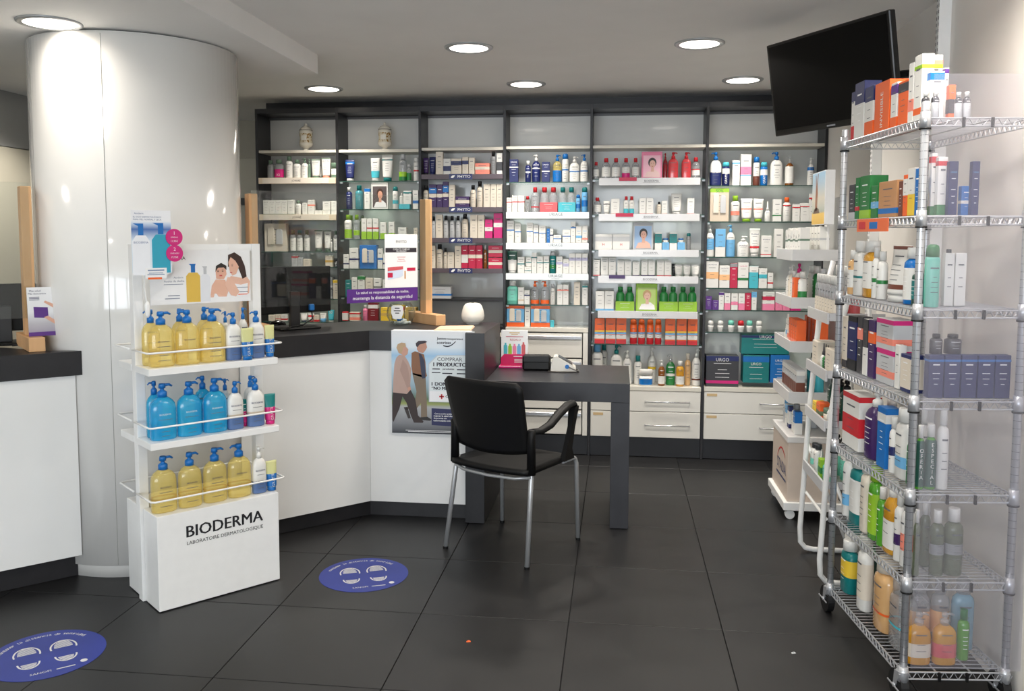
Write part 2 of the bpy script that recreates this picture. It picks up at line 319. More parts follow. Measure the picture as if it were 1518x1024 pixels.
for b in range(6):
    x0, x1 = UX[b], UX[b+1]; W = x1-x0
    t = thing('shelving_bay', BAYD[b], 'shelving', ((x0+x1)/2, YF, 0), 0, 'shelving bays along the back wall'); h = W/2
    put('side_panel', B((-h-.009, 0, 0), (-h+.009, .26, 2.44), .001), M_DARK, t)
    if b == 5: put('side_panel', B((h-.009, 0, 0), (h+.009, .26, 2.44), .001), M_DARK, t)
    put('back_panel', B((-h+.009, YB-YF, .02), (h-.009, YB-YF+.02, 2.43)), M_BACK, t)
    put('top_panel', B((-h+.009, 0, 2.405), (h-.009, .235, 2.44)), M_DARK, t)
    put('rear_rail', B((-h+.010, .215, 2.388), (h-.010, .234, 2.404)), mat((92,92,94), .4), t)
    for k, z in enumerate(SZ[b]):
        last = k == len(SZ[b])-1 and b in (3, 4, 5)
        if last: continue
        if k == 0: put('shelf_board', B((-h+.010, .012, z-.02), (h-.010, .234, z), .001), mat((226,220,206), .4), t)
        else:
            if b == 2 or (b == 0 and k < 3): sh = put('shelf_board', B((-h+.010, .012, z-.016), (h-.010, .234, z)), M_DARK if b == 2 else mat((200,196,186), .4), t)
            else:
                sh = put('glass_shelf', B((-h+.010, .016, z-.006), (h-.010, .234, z-.0003)), M_SHELFG, t)
                put('glass_edge', B((-h+.010, .0145, z-.006), (h-.010, .0158, z-.0003)), M_SHEDGE, sh)
            if k < len(SZ[b])-1 or b > 3: put('shelf_pin', B((-h+.0092, .03, z-.018), (-h+.028, .045, z-.0165 if b == 2 or b == 0 else z-.0065)).box((h-.028, .03, z-.018), (h-.0092, .045, z-.0165 if b == 2 or b == 0 else z-.0065)), M_STEEL, t)
        q = STRIP[b].get(k)
        if q:
            hh = {'J': .038, 'P': .029, 'U': .042, 'B': .045}[q]; m = {'J': M_JSTRIP, 'P': M_PSTRIP, 'U': M_USTRIP, 'B': M_BSTRIP}[q]
            sx0, sx1 = (-h+.011, h-.011) if q != 'B' else (-h+.055, h-.045)
            st = put('price_strip', B((sx0, -.006 if q != 'B' else -.02, z-hh), (sx1, .011, z+.004), .0008), m, t)
            tx = MB(); yy = -.0066 if q != 'B' else -.0206
            if q == 'J': put('paper_insert', B((sx0+.03, -.0075, z-hh+.002), (sx1-.05, -.006, z+.002)), mat((226,216,202), .5), st); text(tx, 'JOWAÉ', -.005, z-.017, h=.022, y=-.0079); put('lettering', tx, M_INK, st)
            if q == 'P':
                put('name_plate', B((-.09, -.009, z-hh-.003), (.075, -.006, z+.006)), mat('navy', .35), st)
                text(tx, 'PHYTO', .016, z-.012, h=.020, y=-.0095); tx.prism([(-.076, z-.022), (-.062, z-.022), (-.050, z-.010), (-.048, z-.002), (-.066, z-.004), (-.077, z-.014)], -.0095, -.0092); put('lettering', tx, M_PW, st)
            if q == 'U': text(tx, 'URIAGE', .06, z-.013, h=.020, y=yy); text(tx, 'EAU THERMALE', .06, z-.032, h=.0055, y=yy); put('lettering', tx, mat((60,60,62), .4), st)
            if q == 'B':
                text(tx, 'BIODERMA', .02, z-.017, h=.014, y=yy); rects(tx, [(-.04, z-.0285, .08, z-.0275)], yy); put('lettering', tx, mat((80,80,84), .4), st)
                if k in (1, 2): put('promo_label', B((-.22+.02*(2-k), -.0235, z-.016), (-.10+.02*(2-k), -.0208, z+.008)), mat('crimson', .4), st)
                if k == 4: put('promo_label', B((-.26, -.0235, z-.014), (-.15, -.0208, z+.010)), mat('violet', .4), st)
    # base cabinet
    M_PL = mat((34,35,39), .35)
    zt = SZ[b][-1] if b in (4, 5) else (.90 if b == 3 else .86)
    put('plinth', B((-h+.010, .012, .004), (h-.010, .04, .138)), M_PL, t)
    put('cabinet_top', B((-h+.010, .002, zt-.03), (h-.010, .234, zt-.0005), .001), mat((222,218,206), .25, coat=.2), t)
    hd = mat((205,207,210), .25, .7)
    if b in (4, 5):
        for z0, z1 in ((.325, zt-.034), (.141, .320)):
            d = put('drawer', B((-h+.012, .004, z0), (h-.012, .03, z1), .0015), M_CAB, t)
            zz = (z0+z1)/2+.0 if b == 5 else (z0+z1)/2
            put('drawer_handle', MB().tube([(h*.0+.0, .004, zz), (h*.0, -.018, zz), (h*.78, -.018, zz), (h*.78, .004, zz)], .005, 8), hd, d, smooth=True)
            put('stock_sticker', B((-h+.03, .0028, z1-.03), (-h+.10, .0042, z1-.012)), mat((206,178,132), .5), d)
    else:
        if b == 3: [put('cabinet_frame', q, M_CAB, t) for q in (B((h-.045, .0, .141), (h-.012, .03, zt-.034)), B((-h+.012, 0, .141), (-h+.03, .03, zt-.034)))]
        r = [.141+i*(zt-.034-.141)/4 for i in range(5)]
        for i in range(4):
            d = put('drawer', B((-h+.034, .004, r[i]+.006), (h-.052, .03, r[i+1]-.006), .0015), M_CAB, t)
            put('grip_rail', B((-h+.04, -.006, r[i+1]-.045), (h-.056, .0038, r[i+1]-.024), .001), hd, d)

# ================================================================== COUNTERS
ZT = 1.025; ZU = .918
def off(p, d): return (p[0]+d[0], p[1]+d[1])
# main counter: diagonal run from behind the column, corner, straight run to the end slab
t = thing('sales_counter', 'white sales counter with black worktop, corner and desk end behind the display', 'counter', (-1.33, 4.55, 0))
o = Vector((-1.33, 4.55, 0))
def rel(L): return [(x-o.x, y-o.y) for x, y in L]
A, C_, E_ = (-1.835, 4.035), (-1.33, 4.54), (-.795, 4.54)
k = .55/math.sqrt(2)
body = [A, (C_[0]-.0, C_[1])]
put('front_panel', MB().prismz(rel([A, C_, (C_[0]-.02*.41, C_[1]+.02), (A[0]-.014, A[1]+.014)]), .085, ZU), M_LAM, t)
put('front_panel', MB().prismz(rel([(C_[0]+.001, C_[1]), E_, (E_[0], E_[1]+.02), (C_[0]-.006, C_[1]+.02)]), .085, ZU), M_LAM, t)
put('plinth', MB().prismz(rel([(A[0]-.02, A[1]+.02), (C_[0]-.008, C_[1]+.021), (E_[0], E_[1]+.021), (E_[0], E_[1]+.04), (C_[0]-.02, C_[1]+.04), (A[0]-.04, A[1]+.04)]), .002, .085), M_DARK, t)
put('worktop', MB().prismz(rel([(A[0]+.004, A[1]-.004), (C_[0]+.004, C_[1]-.012), (E_[0], E_[1]-.012), (E_[0], 5.08), (-1.52, 5.08), (-2.0, 4.62), (-1.945, 4.36), (-1.875, 4.2)]), ZU, ZT), M_DARK, t)
put('end_slab', B((-.795-o.x, 4.49-o.y, .002), (-.692-o.x, 5.10-o.y, ZT), .001), M_DARK, t)
# desk that runs on from the end slab
d = thing('desk', 'dark grey square-legged desk attached to the end of the sales counter', 'desk', (-.31, 4.82, 0))
put('desk_top', B((-.381, -.32, .672), (.38, .33, .772), .001), M_GRAPH, d)
put('desk_leg', B((.283, -.32, .002), (.38, .33, .6715), .001), M_GRAPH, d)
# left counter
t = thing('sales_counter', 'white counter with black worktop at the left edge before the column', 'counter', (-2.6, 3.31, 0), math.radians(45))
put('front_panel', B((-1.2, -.012, .105), (.32, .01, ZU)), M_LAM, t)
put('front_panel', B((-1.2, .011, .105), (.32, .03, ZU)), M_LAM, t)
put('plinth', B((-1.2, .032, .002), (.31, .05, .105)), M_DARK, t)
put('worktop', MB().prismz([(-1.2, -.03), (.345, -.03), (.338, -.012), (.24, .055), (.2, .12), (.12, .25), (.0, .45), (-.05, .6), (-1.2, .6)], ZU, ZT), M_DARK, t)

# ================================================================== CHAIR
t = thing('armchair', 'black plastic visitor chair with grey tube legs at the desk', 'chair', (-.500, 4.210, 0), math.radians(-27.4))
def arc(cx, cz, r, a0, a1, n=6): return [(cx+r*math.cos(math.radians(a0+(a1-a0)*i/n)), cz+r*math.sin(math.radians(a0+(a1-a0)*i/n))) for i in range(n+1)]
for s in (-1, 1):
    put('leg', MB().tube([(s*.235, .235, 0), (s*.228, .222, .40)]+[(s*.226, .19+.03*math.cos(a), .40+.03*math.sin(a)) for a in (.5, 1.0, 1.57)]+[(s*.222, .10, .43)], .0115, 10), M_STEEL, t, smooth=True)
    put('leg', MB().tube([(s*.240, -.245, 0), (s*.222, -.185, .395), (s*.218, -.175, .425), (s*.218, -.172, .46)], .0125, 10), M_STEEL, t, smooth=True)
    put('leg_cap', MB().loft([(0, .0135, .0135, 2), (.012, .0135, .0135, 2)], 12, (s*.240, -.245)).loft([(0, .0125, .0125, 2), (.012, .0125, .0125, 2)], 12, (s*.235, .235)), M_BLACKP, t)
    put('back_upright', MB().loft([(.428, .021, .020, 2.4), (.60, .019, .018, 2.4), (.635, .022, .018, 2.4), (.642, .012, .01, 2.4)], 12, (s*.224, -.188)), M_BLACKP, t, smooth=True)
    P = [(s*.228, -.185, .632), (s*.236, -.13, .628), (s*.242, -.06, .645), (s*.246, .02, .690), (s*.247, .09, .715), (s*.246, .15, .718), (s*.244, .175, .705)]
    m = MB()
    V = []
    for i, p in enumerate(P):
        w2 = [.014, .02, .023, .025, .025, .023, .016][i]; h2 = .012
        V += [(p[0]-w2, p[1], p[2]-h2), (p[0]+w2, p[1], p[2]-h2), (p[0]+w2, p[1], p[2]), (p[0]+w2*.5, p[1], p[2]+h2), (p[0]-w2*.5, p[1], p[2]+h2), (p[0]-w2, p[1], p[2])]
    F = [(i*6+j, i*6+(j+1) % 6, i*6+6+(j+1) % 6, i*6+6+j) for i in range(6) for j in range(6)]+[(5,4,3,2,1,0), tuple(range(36, 42))]
    put('armrest', m.add(V, F), M_BLACKP, t, smooth=True)
    V = []
    for p, a, c in (((s*.244, .165, .70), .02, .018), ((s*.240, .15, .60), .012, .018), ((s*.233, .125, .49), .012, .026), ((s*.228, .13, .435), .014, .05)):
        V += [(p[0]-a, p[1]-c, p[2]), (p[0]+a, p[1]-c, p[2]), (p[0]+a, p[1]+c, p[2]), (p[0]-a, p[1]+c, p[2])]
    put('armrest_post', MB().add(V, [(i*4+j, i*4+4+j, i*4+4+(j+1) % 4, i*4+(j+1) % 4) for i in range(3) for j in range(4)]+[(0,1,2,3),(15,14,13,12)]), M_BLACKP, t)
put('rear_tube', MB().tube([(-.222, -.186, .415), (-.15, -.215, .405), (0, -.226, .402), (.15, -.215, .405), (.222, -.186, .415)], .0085, 8), M_STEEL, t, smooth=True)
def shell(f, nu, nv, th):
    V = []
    for k in (0, 1):
        for i in range(nu+1):
            for j in range(nv+1):
                p, n = f(i/nu, j/nv); V.append(Vector(p)+Vector(n)*(th*k))
    N = (nu+1)*(nv+1); F = []
    q = lambda i, j, k: k*N+i*(nv+1)+j
    for i in range(nu):
        for j in range(nv): F += [(q(i,j,0), q(i+1,j,0), q(i+1,j+1,0), q(i,j+1,0)), (q(i,j,1), q(i,j+1,1), q(i+1,j+1,1), q(i+1,j,1))]
    for i in range(nu): F += [(q(i,0,0), q(i,0,1), q(i+1,0,1), q(i+1,0,0)), (q(i,nv,0), q(i+1,nv,0), q(i+1,nv,1), q(i,nv,1))]
    for j in range(nv): F += [(q(0,j,0), q(0,j+1,0), q(0,j+1,1), q(0,j,1)), (q(nu,j,0), q(nu,j,1), q(nu,j+1,1), q(nu,j+1,0))]
    return MB().add(V, F)
def seat(a, b):
    x = (a-.5)*2; y = -.215+b*.45; w2 = .222 if b < .9 else .205
    yy = y-(1-b)*.03*(1-x*x)*(1 if b < .2 else 0)
    z = .452-.012*(1-x*x)*math.sin(math.pi*b)-(.02*((b-.8)/.2)**2 if b > .8 else 0)
    return (x*w2, yy, z), (0, 0, -1)
put('seat', shell(seat, 14, 14, .026), M_BLACKP, t, smooth=True)
def back(a, b):
    x = (a-.5)*2; w2 = .205+.022*b; z = .505+.36*b
    if b > .9: w2 -= .03*((b-.9)/.1)**2
    y = -.188-.095*b-.028*(1-x*x)*(1-.2*b)+.004
    zz = z-.012*x*x*0+(.012*(1-b)*(x*x)*1.5)
    return (x*w2, y, zz), (0, 1, .1)
put('backrest', shell(back, 16, 14, .012), M_BLACKP, t, smooth=True)

# ================================================================== TELEVISION on a wall arm
t = thing('television', 'black flat television tilted down on a wall arm by the ceiling', 'television', (.908, 4.055, 2.229)); t.rotation_euler = (.164, 0, -1.033)
M_SCR = mat((4,4,5), .35, name='dark_screen'); M_SCR.node_tree.nodes['Principled BSDF'].inputs['Specular IOR Level'].default_value = .15
put('screen_frame', B((-.3675, 0, -.215), (.3675, .035, .215), .004), mat((14,14,15), .3), t)
put('screen', B((-.352, -.002, -.188), (.352, -.0004, .202)), M_SCR, t)
put('rear_housing', B((-.26, .0355, -.15), (.26, .075, .13), .012), M_BLACKP, t)
put('maker_mark', B((-.025, -.0008, -.206), (.025, -.0002, -.199)), M_FAINT, t)
put('wall_bracket', B((-.1, .0755, -.1), (.1, .09, .1), .003), M_BLACKP, t)
dv = Vector((math.sin(1.033), math.cos(1.033), 0))
p0 = Vector((.908, 4.055, 2.229))+dv*.10; p1 = Vector((1.305, 4.05, 2.25))
iv = (Matrix.Translation(Vector((.908, 4.055, 2.229))) @ Matrix.Rotation(-1.033, 4, 'Z') @ Matrix.Rotation(.164, 4, 'X')).inverted()
put('wall_arm', MB().tube([iv @ p0, iv @ Vector((1.12, 4.14, 2.245)), iv @ p1], .018, 8), M_BLACKP, t)

# ================================================================== FLOOR STICKERS
M_STK = textured('blue_vinyl', (32,48,134), (38,54,144), 8, .45); M_STW = mat((214,214,214), .5)
def sticker(cx, cy, ang, label):
    t = thing('floor_sticker', label, 'sticker', (cx, cy, 0), ang, 'distance stickers on the floor')
    put('vinyl_disc', MB().loft([(.0003, .2, .2, 2), (.0012, .2, .2, 2)], 64), M_STK, t)
    m = MB(); z = .0016
    def flat(s, w=None, h=None, cx=0, cy=0, rot=0):
        q = MB(); text(q, s, 0, 0, w=w, h=h)
        c, n = math.cos(rot), math.sin(rot); m.add([(cx+x*c-v*n, cy+x*n+v*c, z) for x, _, v in q.v], q.f)
    ph = 'mantener la distancia de seguridad'; n = len(ph)
    for i, ch in enumerate(ph):
        if ch == ' ': continue
        a = math.radians(150-(i/(n-1))*115); flat(ch, h=.017 if ch in 'tldi' else .012, cx=.166*math.cos(a), cy=.166*math.sin(a), rot=a-math.pi/2)
    flat('SANOFI', h=.014, cx=-.03, cy=-.146); m.add([(.02, -.149, z), (.08, -.149, z), (.08, -.143, z), (.02, -.143, z)], [(0, 1, 2, 3)])
    put('lettering', m, M_STW, t)
    for sx in (-.06, .06):
        f = MB()
        def ring(cy, rx, ry, a0, a1, w2, n=18):
            V = []; 
            for i in range(n+1):
                a = math.radians(a0+(a1-a0)*i/n); V += [(sx+rx*math.cos(a), cy+ry*math.sin(a), z), (sx+(rx-w2)*math.cos(a), cy+(ry-w2)*math.sin(a), z)]
            f.add(V, [(2*i, 2*i+2, 2*i+3, 2*i+1) for i in range(n)])
        ring(.03, .046, .062, -15, 195, .006); ring(-.045, .038, .05, 180, 360, .006)
        for i in range(7):
            y = .028+i*.0085; w2 = .031*math.sqrt(max(.05, 1-((y-.03)/.056)**2)); f.add([(sx-w2, y, z), (sx+w2, y, z), (sx+w2, y+.0055, z), (sx-w2, y+.0055, z)], [(0,1,2,3)])
        for i in range(4):
            y = -.053-i*.009; w2 = .026*math.sqrt(max(.05, 1-((y+.045)/.044)**2)); f.add([(sx-w2, y-.006, z), (sx+w2, y-.006, z), (sx+w2, y, z), (sx-w2, y, z)], [(0,1,2,3)])
        put('footprint', f, M_STW, t)
    put('maker_mark', MB().loft([(.0013, .012, .012, 2), (z, .012, .012, 2)], 16, (.11, -.125)), M_STW, t)
sticker(-1.127, 3.725, math.radians(22), 'blue round footprint sticker on the floor before the counter corner')
sticker(-2.06, 2.84, math.radians(40), 'blue round footprint sticker on the floor cut by the left edge')

# ================================================================== POSTER ON THE COUNTER FRONT
def flatart(parent, name, pts, m, Y, f): put(name, MB().prism([f(*p) for p in pts], Y-.0004, Y), m, parent)
a = onv(580, 489.5, (0, 4.518, 0), (0, 1, 0)); b = onv(703.5, 645, (0, 4.518, 0), (0, 1, 0))
PWd, PHt = b.x-a.x, a.z-b.z
t = thing('poster', 'charity poster of an elderly couple walking taped to the counter front', 'poster', ((a.x+b.x)/2, 4.518, b.z))
put('poster_sheet', B((-PWd/2, 0, 0), (PWd/2, .0025, PHt)), ramp('poster_sky', [(0, (40,42,50)), (.10, (128,130,134)), (.26, (176,178,180)), (.29, (150,160,90)), (.34, (92,118,84)), (.46, (150,176,190)), (.66, (196,220,236)), (.76, (158,200,232)), (.84, (226,236,244)), (1, (240,241,243))]), t)
fz = lambda X, Y: ((X-108)/(778-108)*PWd-PWd/2, (938-Y)/(938-112)*PHt)
def pa(pts, c, y=-.0003, n='printed_figure'): flatart(t, n, pts, mat(c, .5), y, fz)
pa([(272,290),(300,276),(330,285),(372,300),(384,360),(388,440),(396,470),(380,490),(280,462),(270,400)], (140,96,66))
pa([(330,290),(352,300),(376,350),(384,430),(382,488),(356,494),(346,420),(338,340)], (52,56,78), -.0008)
pa([(276,450),(384,470),(392,640),(396,800),(345,805),(346,690),(312,735),(222,742),(240,722),(300,668),(310,600)], (128,112,94))
pa([(338,806),(398,800),(432,822),(420,832),(338,826)], (40,36,36)); pa([(205,728),(236,724),(262,815),(240,818)], (54,46,44))
pa([(316,236),(330,204),(388,200),(398,244),(384,268),(366,290),(330,282),(316,262)], (196,146,124), -.0008); pa([(306,212),(330,192),(384,190),(400,200),(372,212),(336,222),(322,242),(310,236)], (58,48,56), -.0012)
pa([(172,306),(215,312),(245,360),(270,420),(262,520),(244,624),(118,610),(122,500),(132,380),(148,330)], (190,160,148), -.001)
pa([(200,340),(236,390),(254,470),(262,575),(238,585),(214,520),(176,430)], (176,146,134), -.0014)
pa([(118,610),(232,620),(262,585),(300,660),(322,790),(366,838),(360,850),(288,850),(262,790),(228,690),(196,640),(170,740),(120,850),(112,830),(112,700)], (52,38,36), -.0012)
pa([(196,240),(222,236),(246,262),(240,300),(214,318),(184,300)], (208,160,140), -.0014); pa([(150,250),(160,222),(190,208),(222,212),(228,240),(206,244),(200,270),(188,300),(168,292)], (196,166,130), -.0018)
pa([(236,570),(262,560),(266,586),(244,598)], (206,156,136), -.0016)
pa([(478,304),(764,298),(760,680),(410,680),(408,372)], (200,206,214), -.0004, 'printed_panel'); pa([(482,310),(758,304),(754,592),(416,592),(414,378)], (226,234,236), -.0008, 'printed_panel'); pa([(416,592),(754,592),(752,676),(416,676)], (244,244,246), -.0008, 'printed_panel')
pa([(432,730),(778,738),(778,878),(432,866)], (36,40,86), -.0008, 'printed_panel'); pa([(636,738),(776,742),(776,876),(636,872)], (232,232,234), -.0012, 'printed_panel')
tx = MB()
def pt(s, X, Y, w, y=-.0016, bold=.03): q = fz(X, Y); text(tx, s, q[0], q[1], w=w/(778-108)*PWd, y=y, bold=bold)
pt('Juntos', 514, 173, 72); pt('recuperamos', 622, 177, 128); pt('sonrisas', 534, 203, 112); pt('COMPRAR', 580, 335, 200, bold=0); pt('1 PRODUCTO', 580, 377, 262, bold=.07); pt('1 DONACIÓN', 560, 530, 250, bold=.07); pt('“NO ME OLVIDES”', 580, 568, 292, bold=.07); pt('Cruz Roja', 610, 636, 128)
pt('parodontax', 570, 414, 92)
for X, Y, w2 in ((470, 414, 60), (680, 416, 84), (470, 442, 70), (560, 448, 80), (685, 448, 96)): p = fz(X-w2/2, Y+4); q = fz(X+w2/2, Y-4); rects(tx, [(p[0], p[1], q[0], q[1])], -.0016)
for X, Y, w2 in ((580, 474, 48), (580, 493, 48)): p = fz(X-w2/2, Y+5); q = fz(X+w2/2, Y-5); rects(tx, [(p[0], p[1], q[0], q[1])], -.0016)
V = [fz(528+100*i/8, 226+12*math.sin(math.pi*i/8)-34*(i/8)**2) for i in range(9)]; tx.add([(x, -.0016, z+e) for x, z in V for e in (-.003, .003*1)], [(2*i, 2*i+2, 2*i+3, 2*i+1) for i in range(8)])
put('lettering', tx, mat((32,34,48), .5), t)
tx = MB()
for i, s in enumerate(('Con tu acción ayudas a', 'mejorar la salud diaria', 'de personas con', 'enfermedades crónicas')): pt(s, 532-(30 if i == 2 else 0), 774+i*18, (150, 165, 105, 170)[i])
for X, Y, w2 in ((440, 912, 440), (440, 922, 400)): p = fz(X-w2/2, Y+2); q = fz(X+w2/2, Y-2); rects(tx, [(p[0], p[1], q[0], q[1])], -.0016)
put('lettering', tx, M_PW, t)
cr = MB(); q = fz(514, 634); rects(cr, [(q[0]-.013, q[1]-.004, q[0]+.013, q[1]+.004), (q[0]-.004, q[1]-.013, q[0]+.004, q[1]+.013)], -.0016); put('red_cross', cr, mat('red'), t)
put('tape_flap', B((-PWd/2, .0026, PHt+.001), (PWd/2-.02, .06, PHt+.002)), M_PAPER, t).location.z = 1.0265-a.z

# ================================================================== SNEEZE SCREENS
def screen(P, ang, L, label, post2=True, first=True):
    t = thing('sneeze_screen', label, 'screen', (P[0], P[1], ZT), ang, 'protective counter screens')
    for x in ([0] if first else [])+([-L] if post2 else []):
        put('foot_block', B((x-.032, -.15, .0008), (x+.032, .17, .062), .002), M_BEECH, t)
        put('post', B((x-.022, -.02, .0625), (x+.022, .045, .72), .002), M_BEECH, t)
    put('pane', B((-L-.01, -.026, .14), (-.02+.03, -.0205, .735)), M_GLASS, t)
    return t
RP = Vector((-1.10, 4.955, 0)); RA = math.radians(43)
ud = Vector((math.cos(RA), math.sin(RA), 0)); vd = Vector((-ud.y, ud.x, 0))
LPp = onv(376, 420, RP, vd); SL = (RP-LPp).dot(ud)
screen(RP, RA, SL, 'clear screen between two beech posts on the main counter')
RP2 = Vector((-2.60, 3.57, 0))
t2 = screen(RP2, math.radians(45), .75, 'clear screen with beech post on the left counter', post2=False)
# notices stuck to the main pane
def S2(x, y, P=RP, v=vd, u=ud, off=-.0262):
    p = onv(x, y, P+v*off, v); return (p-P).dot(u), p.z-ZT
x0, z1 = S2(570, 347); x1, z0 = S2(619, 425)
base = RP+Vector((0, 0, ZT))
t = thing('notice', 'white hair-care notice stuck on the counter screen', 'notice', base+ud*((x0+x1)/2)+vd*(-.0275)+Vector((0, 0, z0)), RA); wd, ht = x1-x0, z1-z0
put('paper_sheet', B((-wd/2, 0, 0), (wd/2, .0012, ht)), M_PAPER, t)
put('title_bar', B((-wd*.48, -.0004, ht*.66), (wd*.47, 0, ht*.745)), mat((46,42,50), .5), t)
tx = MB(); text(tx, 'PHYTO', 0, ht*.86, w=wd*.32, y=-.0006); put('lettering', tx, M_INK, t)
tx = MB(); text(tx, 'CUIDA TU CABELLO', 0, ht*.718, w=wd*.5, y=-.0007); text(tx, 'EN VERANO', 0, ht*.683, w=wd*.3, y=-.0007); put('lettering', tx, M_PW, t)
tx = MB(); [text(tx, q, 0, ht*(.575-.042*i), h=ht*.024, y=-.0006) for i, q in enumerate(('Luminosidad', 'Nutrición', 'Densidad y brillo'))]; put('lettering', tx, mat('rose'), t)
put('printed_box', MB().prism([(-wd*.42, ht*.15), (-wd*.05, ht*.19), (wd*.05, ht*.22), (wd*.05, ht*.38), (-wd*.42, ht*.37)], -.0008, -.0002), mat((206,218,238)), t)
put('printed_box', MB().prism([(-wd*.42, ht*.31), (wd*.05, ht*.34), (wd*.05, ht*.40), (-wd*.42, ht*.38)], -.0012, -.0008), mat('rose'), t)
put('printed_box', B((-wd*.42, -.0012, ht*.19), (-wd*.27, -.0008, ht*.28)), mat('crimson'), t)
put('printed_box', B((wd*.17, -.0008, ht*.31), (wd*.43, -.0002, ht*.37)), mat('crimson'), t)
put('printed_ampoule', B((wd*.09, -.0008, ht*.16), (wd*.125, -.0002, ht*.31)), mat('amber'), t)
x0, z1 = S2(514, 428); x1, z0 = S2(619, 446)
t = thing('safety_banner', 'purple distance banner with white text on the counter screen', 'sign', base+ud*((x0+x1)/2)+vd*(-.0275)+Vector((0, 0, (z0+z1)/2)), RA); wd, ht = x1-x0, .076
put('banner_strip', B((-wd/2, 0, -ht/2), (wd/2, .0011, ht/2)), mat('purple', .35), t)
tx = MB(); text(tx, 'La salud es responsabilidad de todos,', 0, ht*.2, w=wd*.74, y=-.0005); text(tx, 'mantenga la distancia de seguridad', 0, -ht*.2, w=wd*.84, y=-.0006); put('lettering', tx, M_PW, t)
# leaflet at the left screen
t = thing('leaflet', 'discount leaflet with purple card leaning on the left beech post', 'leaflet', (-2.513, 3.528, ZT+.0635), math.radians(45)); t.rotation_euler.x = -.10
wd, ht = .105, .215
put('paper_sheet', B((-wd/2, 0, 0), (wd/2, .003, ht)), ramp('leaflet_print', [(0, (150,140,160)), (.25, (186,184,190)), (.5, (232,232,234)), (1, (240,240,240))]), t)
put('printed_band', B((-wd/2, -.0006, 0), (wd/2, 0, .018)), mat('purple'), t); put('printed_card', MB().prism([(-.028, .082), (.028, .078), (.027, .125), (-.029, .129)], -.0006, 0), mat('purple'), t)
put('printed_hand', MB().prism([(.052, .05), (.05, .07), (.026, .088), (.010, .082), (.03, .066)], -.001, -.0002), mat('skin'), t); put('printed_hand', MB().prism([(.0525, .12), (.0525, .138), (.018, .155), (.012, .148)], -.001, -.0002), mat('skin'), t)
tx = MB(); text(tx, 'Más salud', -.02, .199, h=.008, y=-.0006); text(tx, 'Más descuentos', -.012, .187, w=.07, y=-.0006); rects(tx, [(-.044, .17-.006*i, -.004, .1725-.006*i) for i in range(3)], -.0006); put('lettering', tx, mat((70,64,100)), t)

# ================================================================== ON THE COUNTER AND DESK
def monitor(P, ang, label, w2=.5, h2=.30, zb=.10):
    t = thing('computer_monitor', label, 'monitor', P, ang)
    put('screen_back', B((-w2/2, 0, zb), (w2/2, .04, zb+h2), .004), M_BLACKP, t)
    put('neck', B((-.028, -.03, .012), (.028, -.0005, zb+.12), .003), mat((40,40,42), .3), t)
    put('base_plate', B((-.12, -.10, .0006), (.12, .08, .012), .004), M_BLACKP, t)
    return t
P = onz(437, 486, ZT)
t = monitor((P.x, P.y-.02, ZT), RA+.05, 'black monitor seen from behind the main counter screen', .46, .255, .085)
put('video_plug', B((.09, -.02, .095), (.12, -.0005, .13), .004), mat('blue'), t)
put('cable', MB().tube([(.105, -.012, .095), (.10, -.03, .05), (.03, -.06, .022), (-.05, -.085, .02), (-.11, -.12, .006)], .004, 6), M_BLACKP, t, smooth=True)
P = onz(411, 484, ZT)
t = thing('computer_mouse', 'black computer mouse standing beside the monitor neck', 'mouse', (P.x, P.y, ZT), RA)
put('mouse_body', MB().loft([(.0006, .05, .03, 2.2), (.012, .052, .031, 2.2), (.026, .042, .024, 2.2), (.033, .02, .012, 2)], 18), mat((14,14,15), .15), t, smooth=True)
put('scroll_wheel', B((-.008, -.004, .031), (.008, .004, .036)), M_BLACKP, t)
P = onz(12, 512, ZT)
t = monitor((-2.83, 3.71, ZT), math.radians(40), 'black monitor behind the left counter screen', .30, .22, .06)
put('cable', MB().tube([(.10, -.05, .05), (.12, -.08, .02), (.09, -.10, .005), (.02, -.12, .004)], .004, 6), M_BLACKP, t, smooth=True)
# fish bowl
P = onz(592, 482, ZT)
t = thing('glass_bowl', 'round glass bowl of samples with white label on the counter', 'bowl', (P.x, P.y+.04, ZT))
R_ = .082; pr = [(.0008, .045), (.004, .05), (.02, .068), (.05, R_), (.075, R_), (.10, .076), (.12, .062), (.128, .058)]
put('bowl', MB().loft([(z, r, r, 2) for z, r in pr]+[(z, r-.003, r-.003, 2) for z, r in pr[::-1]][:-1]+[(.006, .04, .04, 2)], 36), sheet((248,251,250), .985), t, smooth=True)
put('bowl_label', MB().prism([(-.022, .04), (.022, .04), (.036, .075), (.034, .11), (.024, .118), (-.024, .118), (-.034, .11), (-.036, .075)], -.0865, -.085), M_PAPER, t)
tx = MB(); rects(tx, [(-.014, .098, .014, .104), (-.02, .084, .02, .089), (-.012, .071, .012, .076)], -.0868); put('lettering', tx, M_INK, t)
for i, (x, y, a, c) in enumerate(((.045, -.02, .6, 'white'), (.03, -.035, 1.4, 'white'), (-.045, -.01, 2.2, 'white'), (.0, -.03, 0, 'silver'), (-.01, .03, 1.0, 'blue'), (-.03, .02, .3, 'orange'), (.02, .02, 1.9, 'white'))):
    m = thing('sample_tube', '%s sample tube lying in the glass bowl, %s' % (c, ('front right', 'front centre right', 'left side', 'front centre', 'rear centre', 'rear left', 'rear right')[i]), 'tube', (P.x+x*.8, P.y+.04+y*.8, ZT+.014+.012*(i % 3)), a, 'samples in the glass bowl')
    put('tube_body', MB().tube([(-.024, 0, 0), (.014, 0, 0)], .0075, 10), mat(c), m, smooth=True); put('tube_cap', MB().tube([(.0145, 0, 0), (.024, 0, 0)], .0078, 10), M_WHITEP, m, smooth=True)
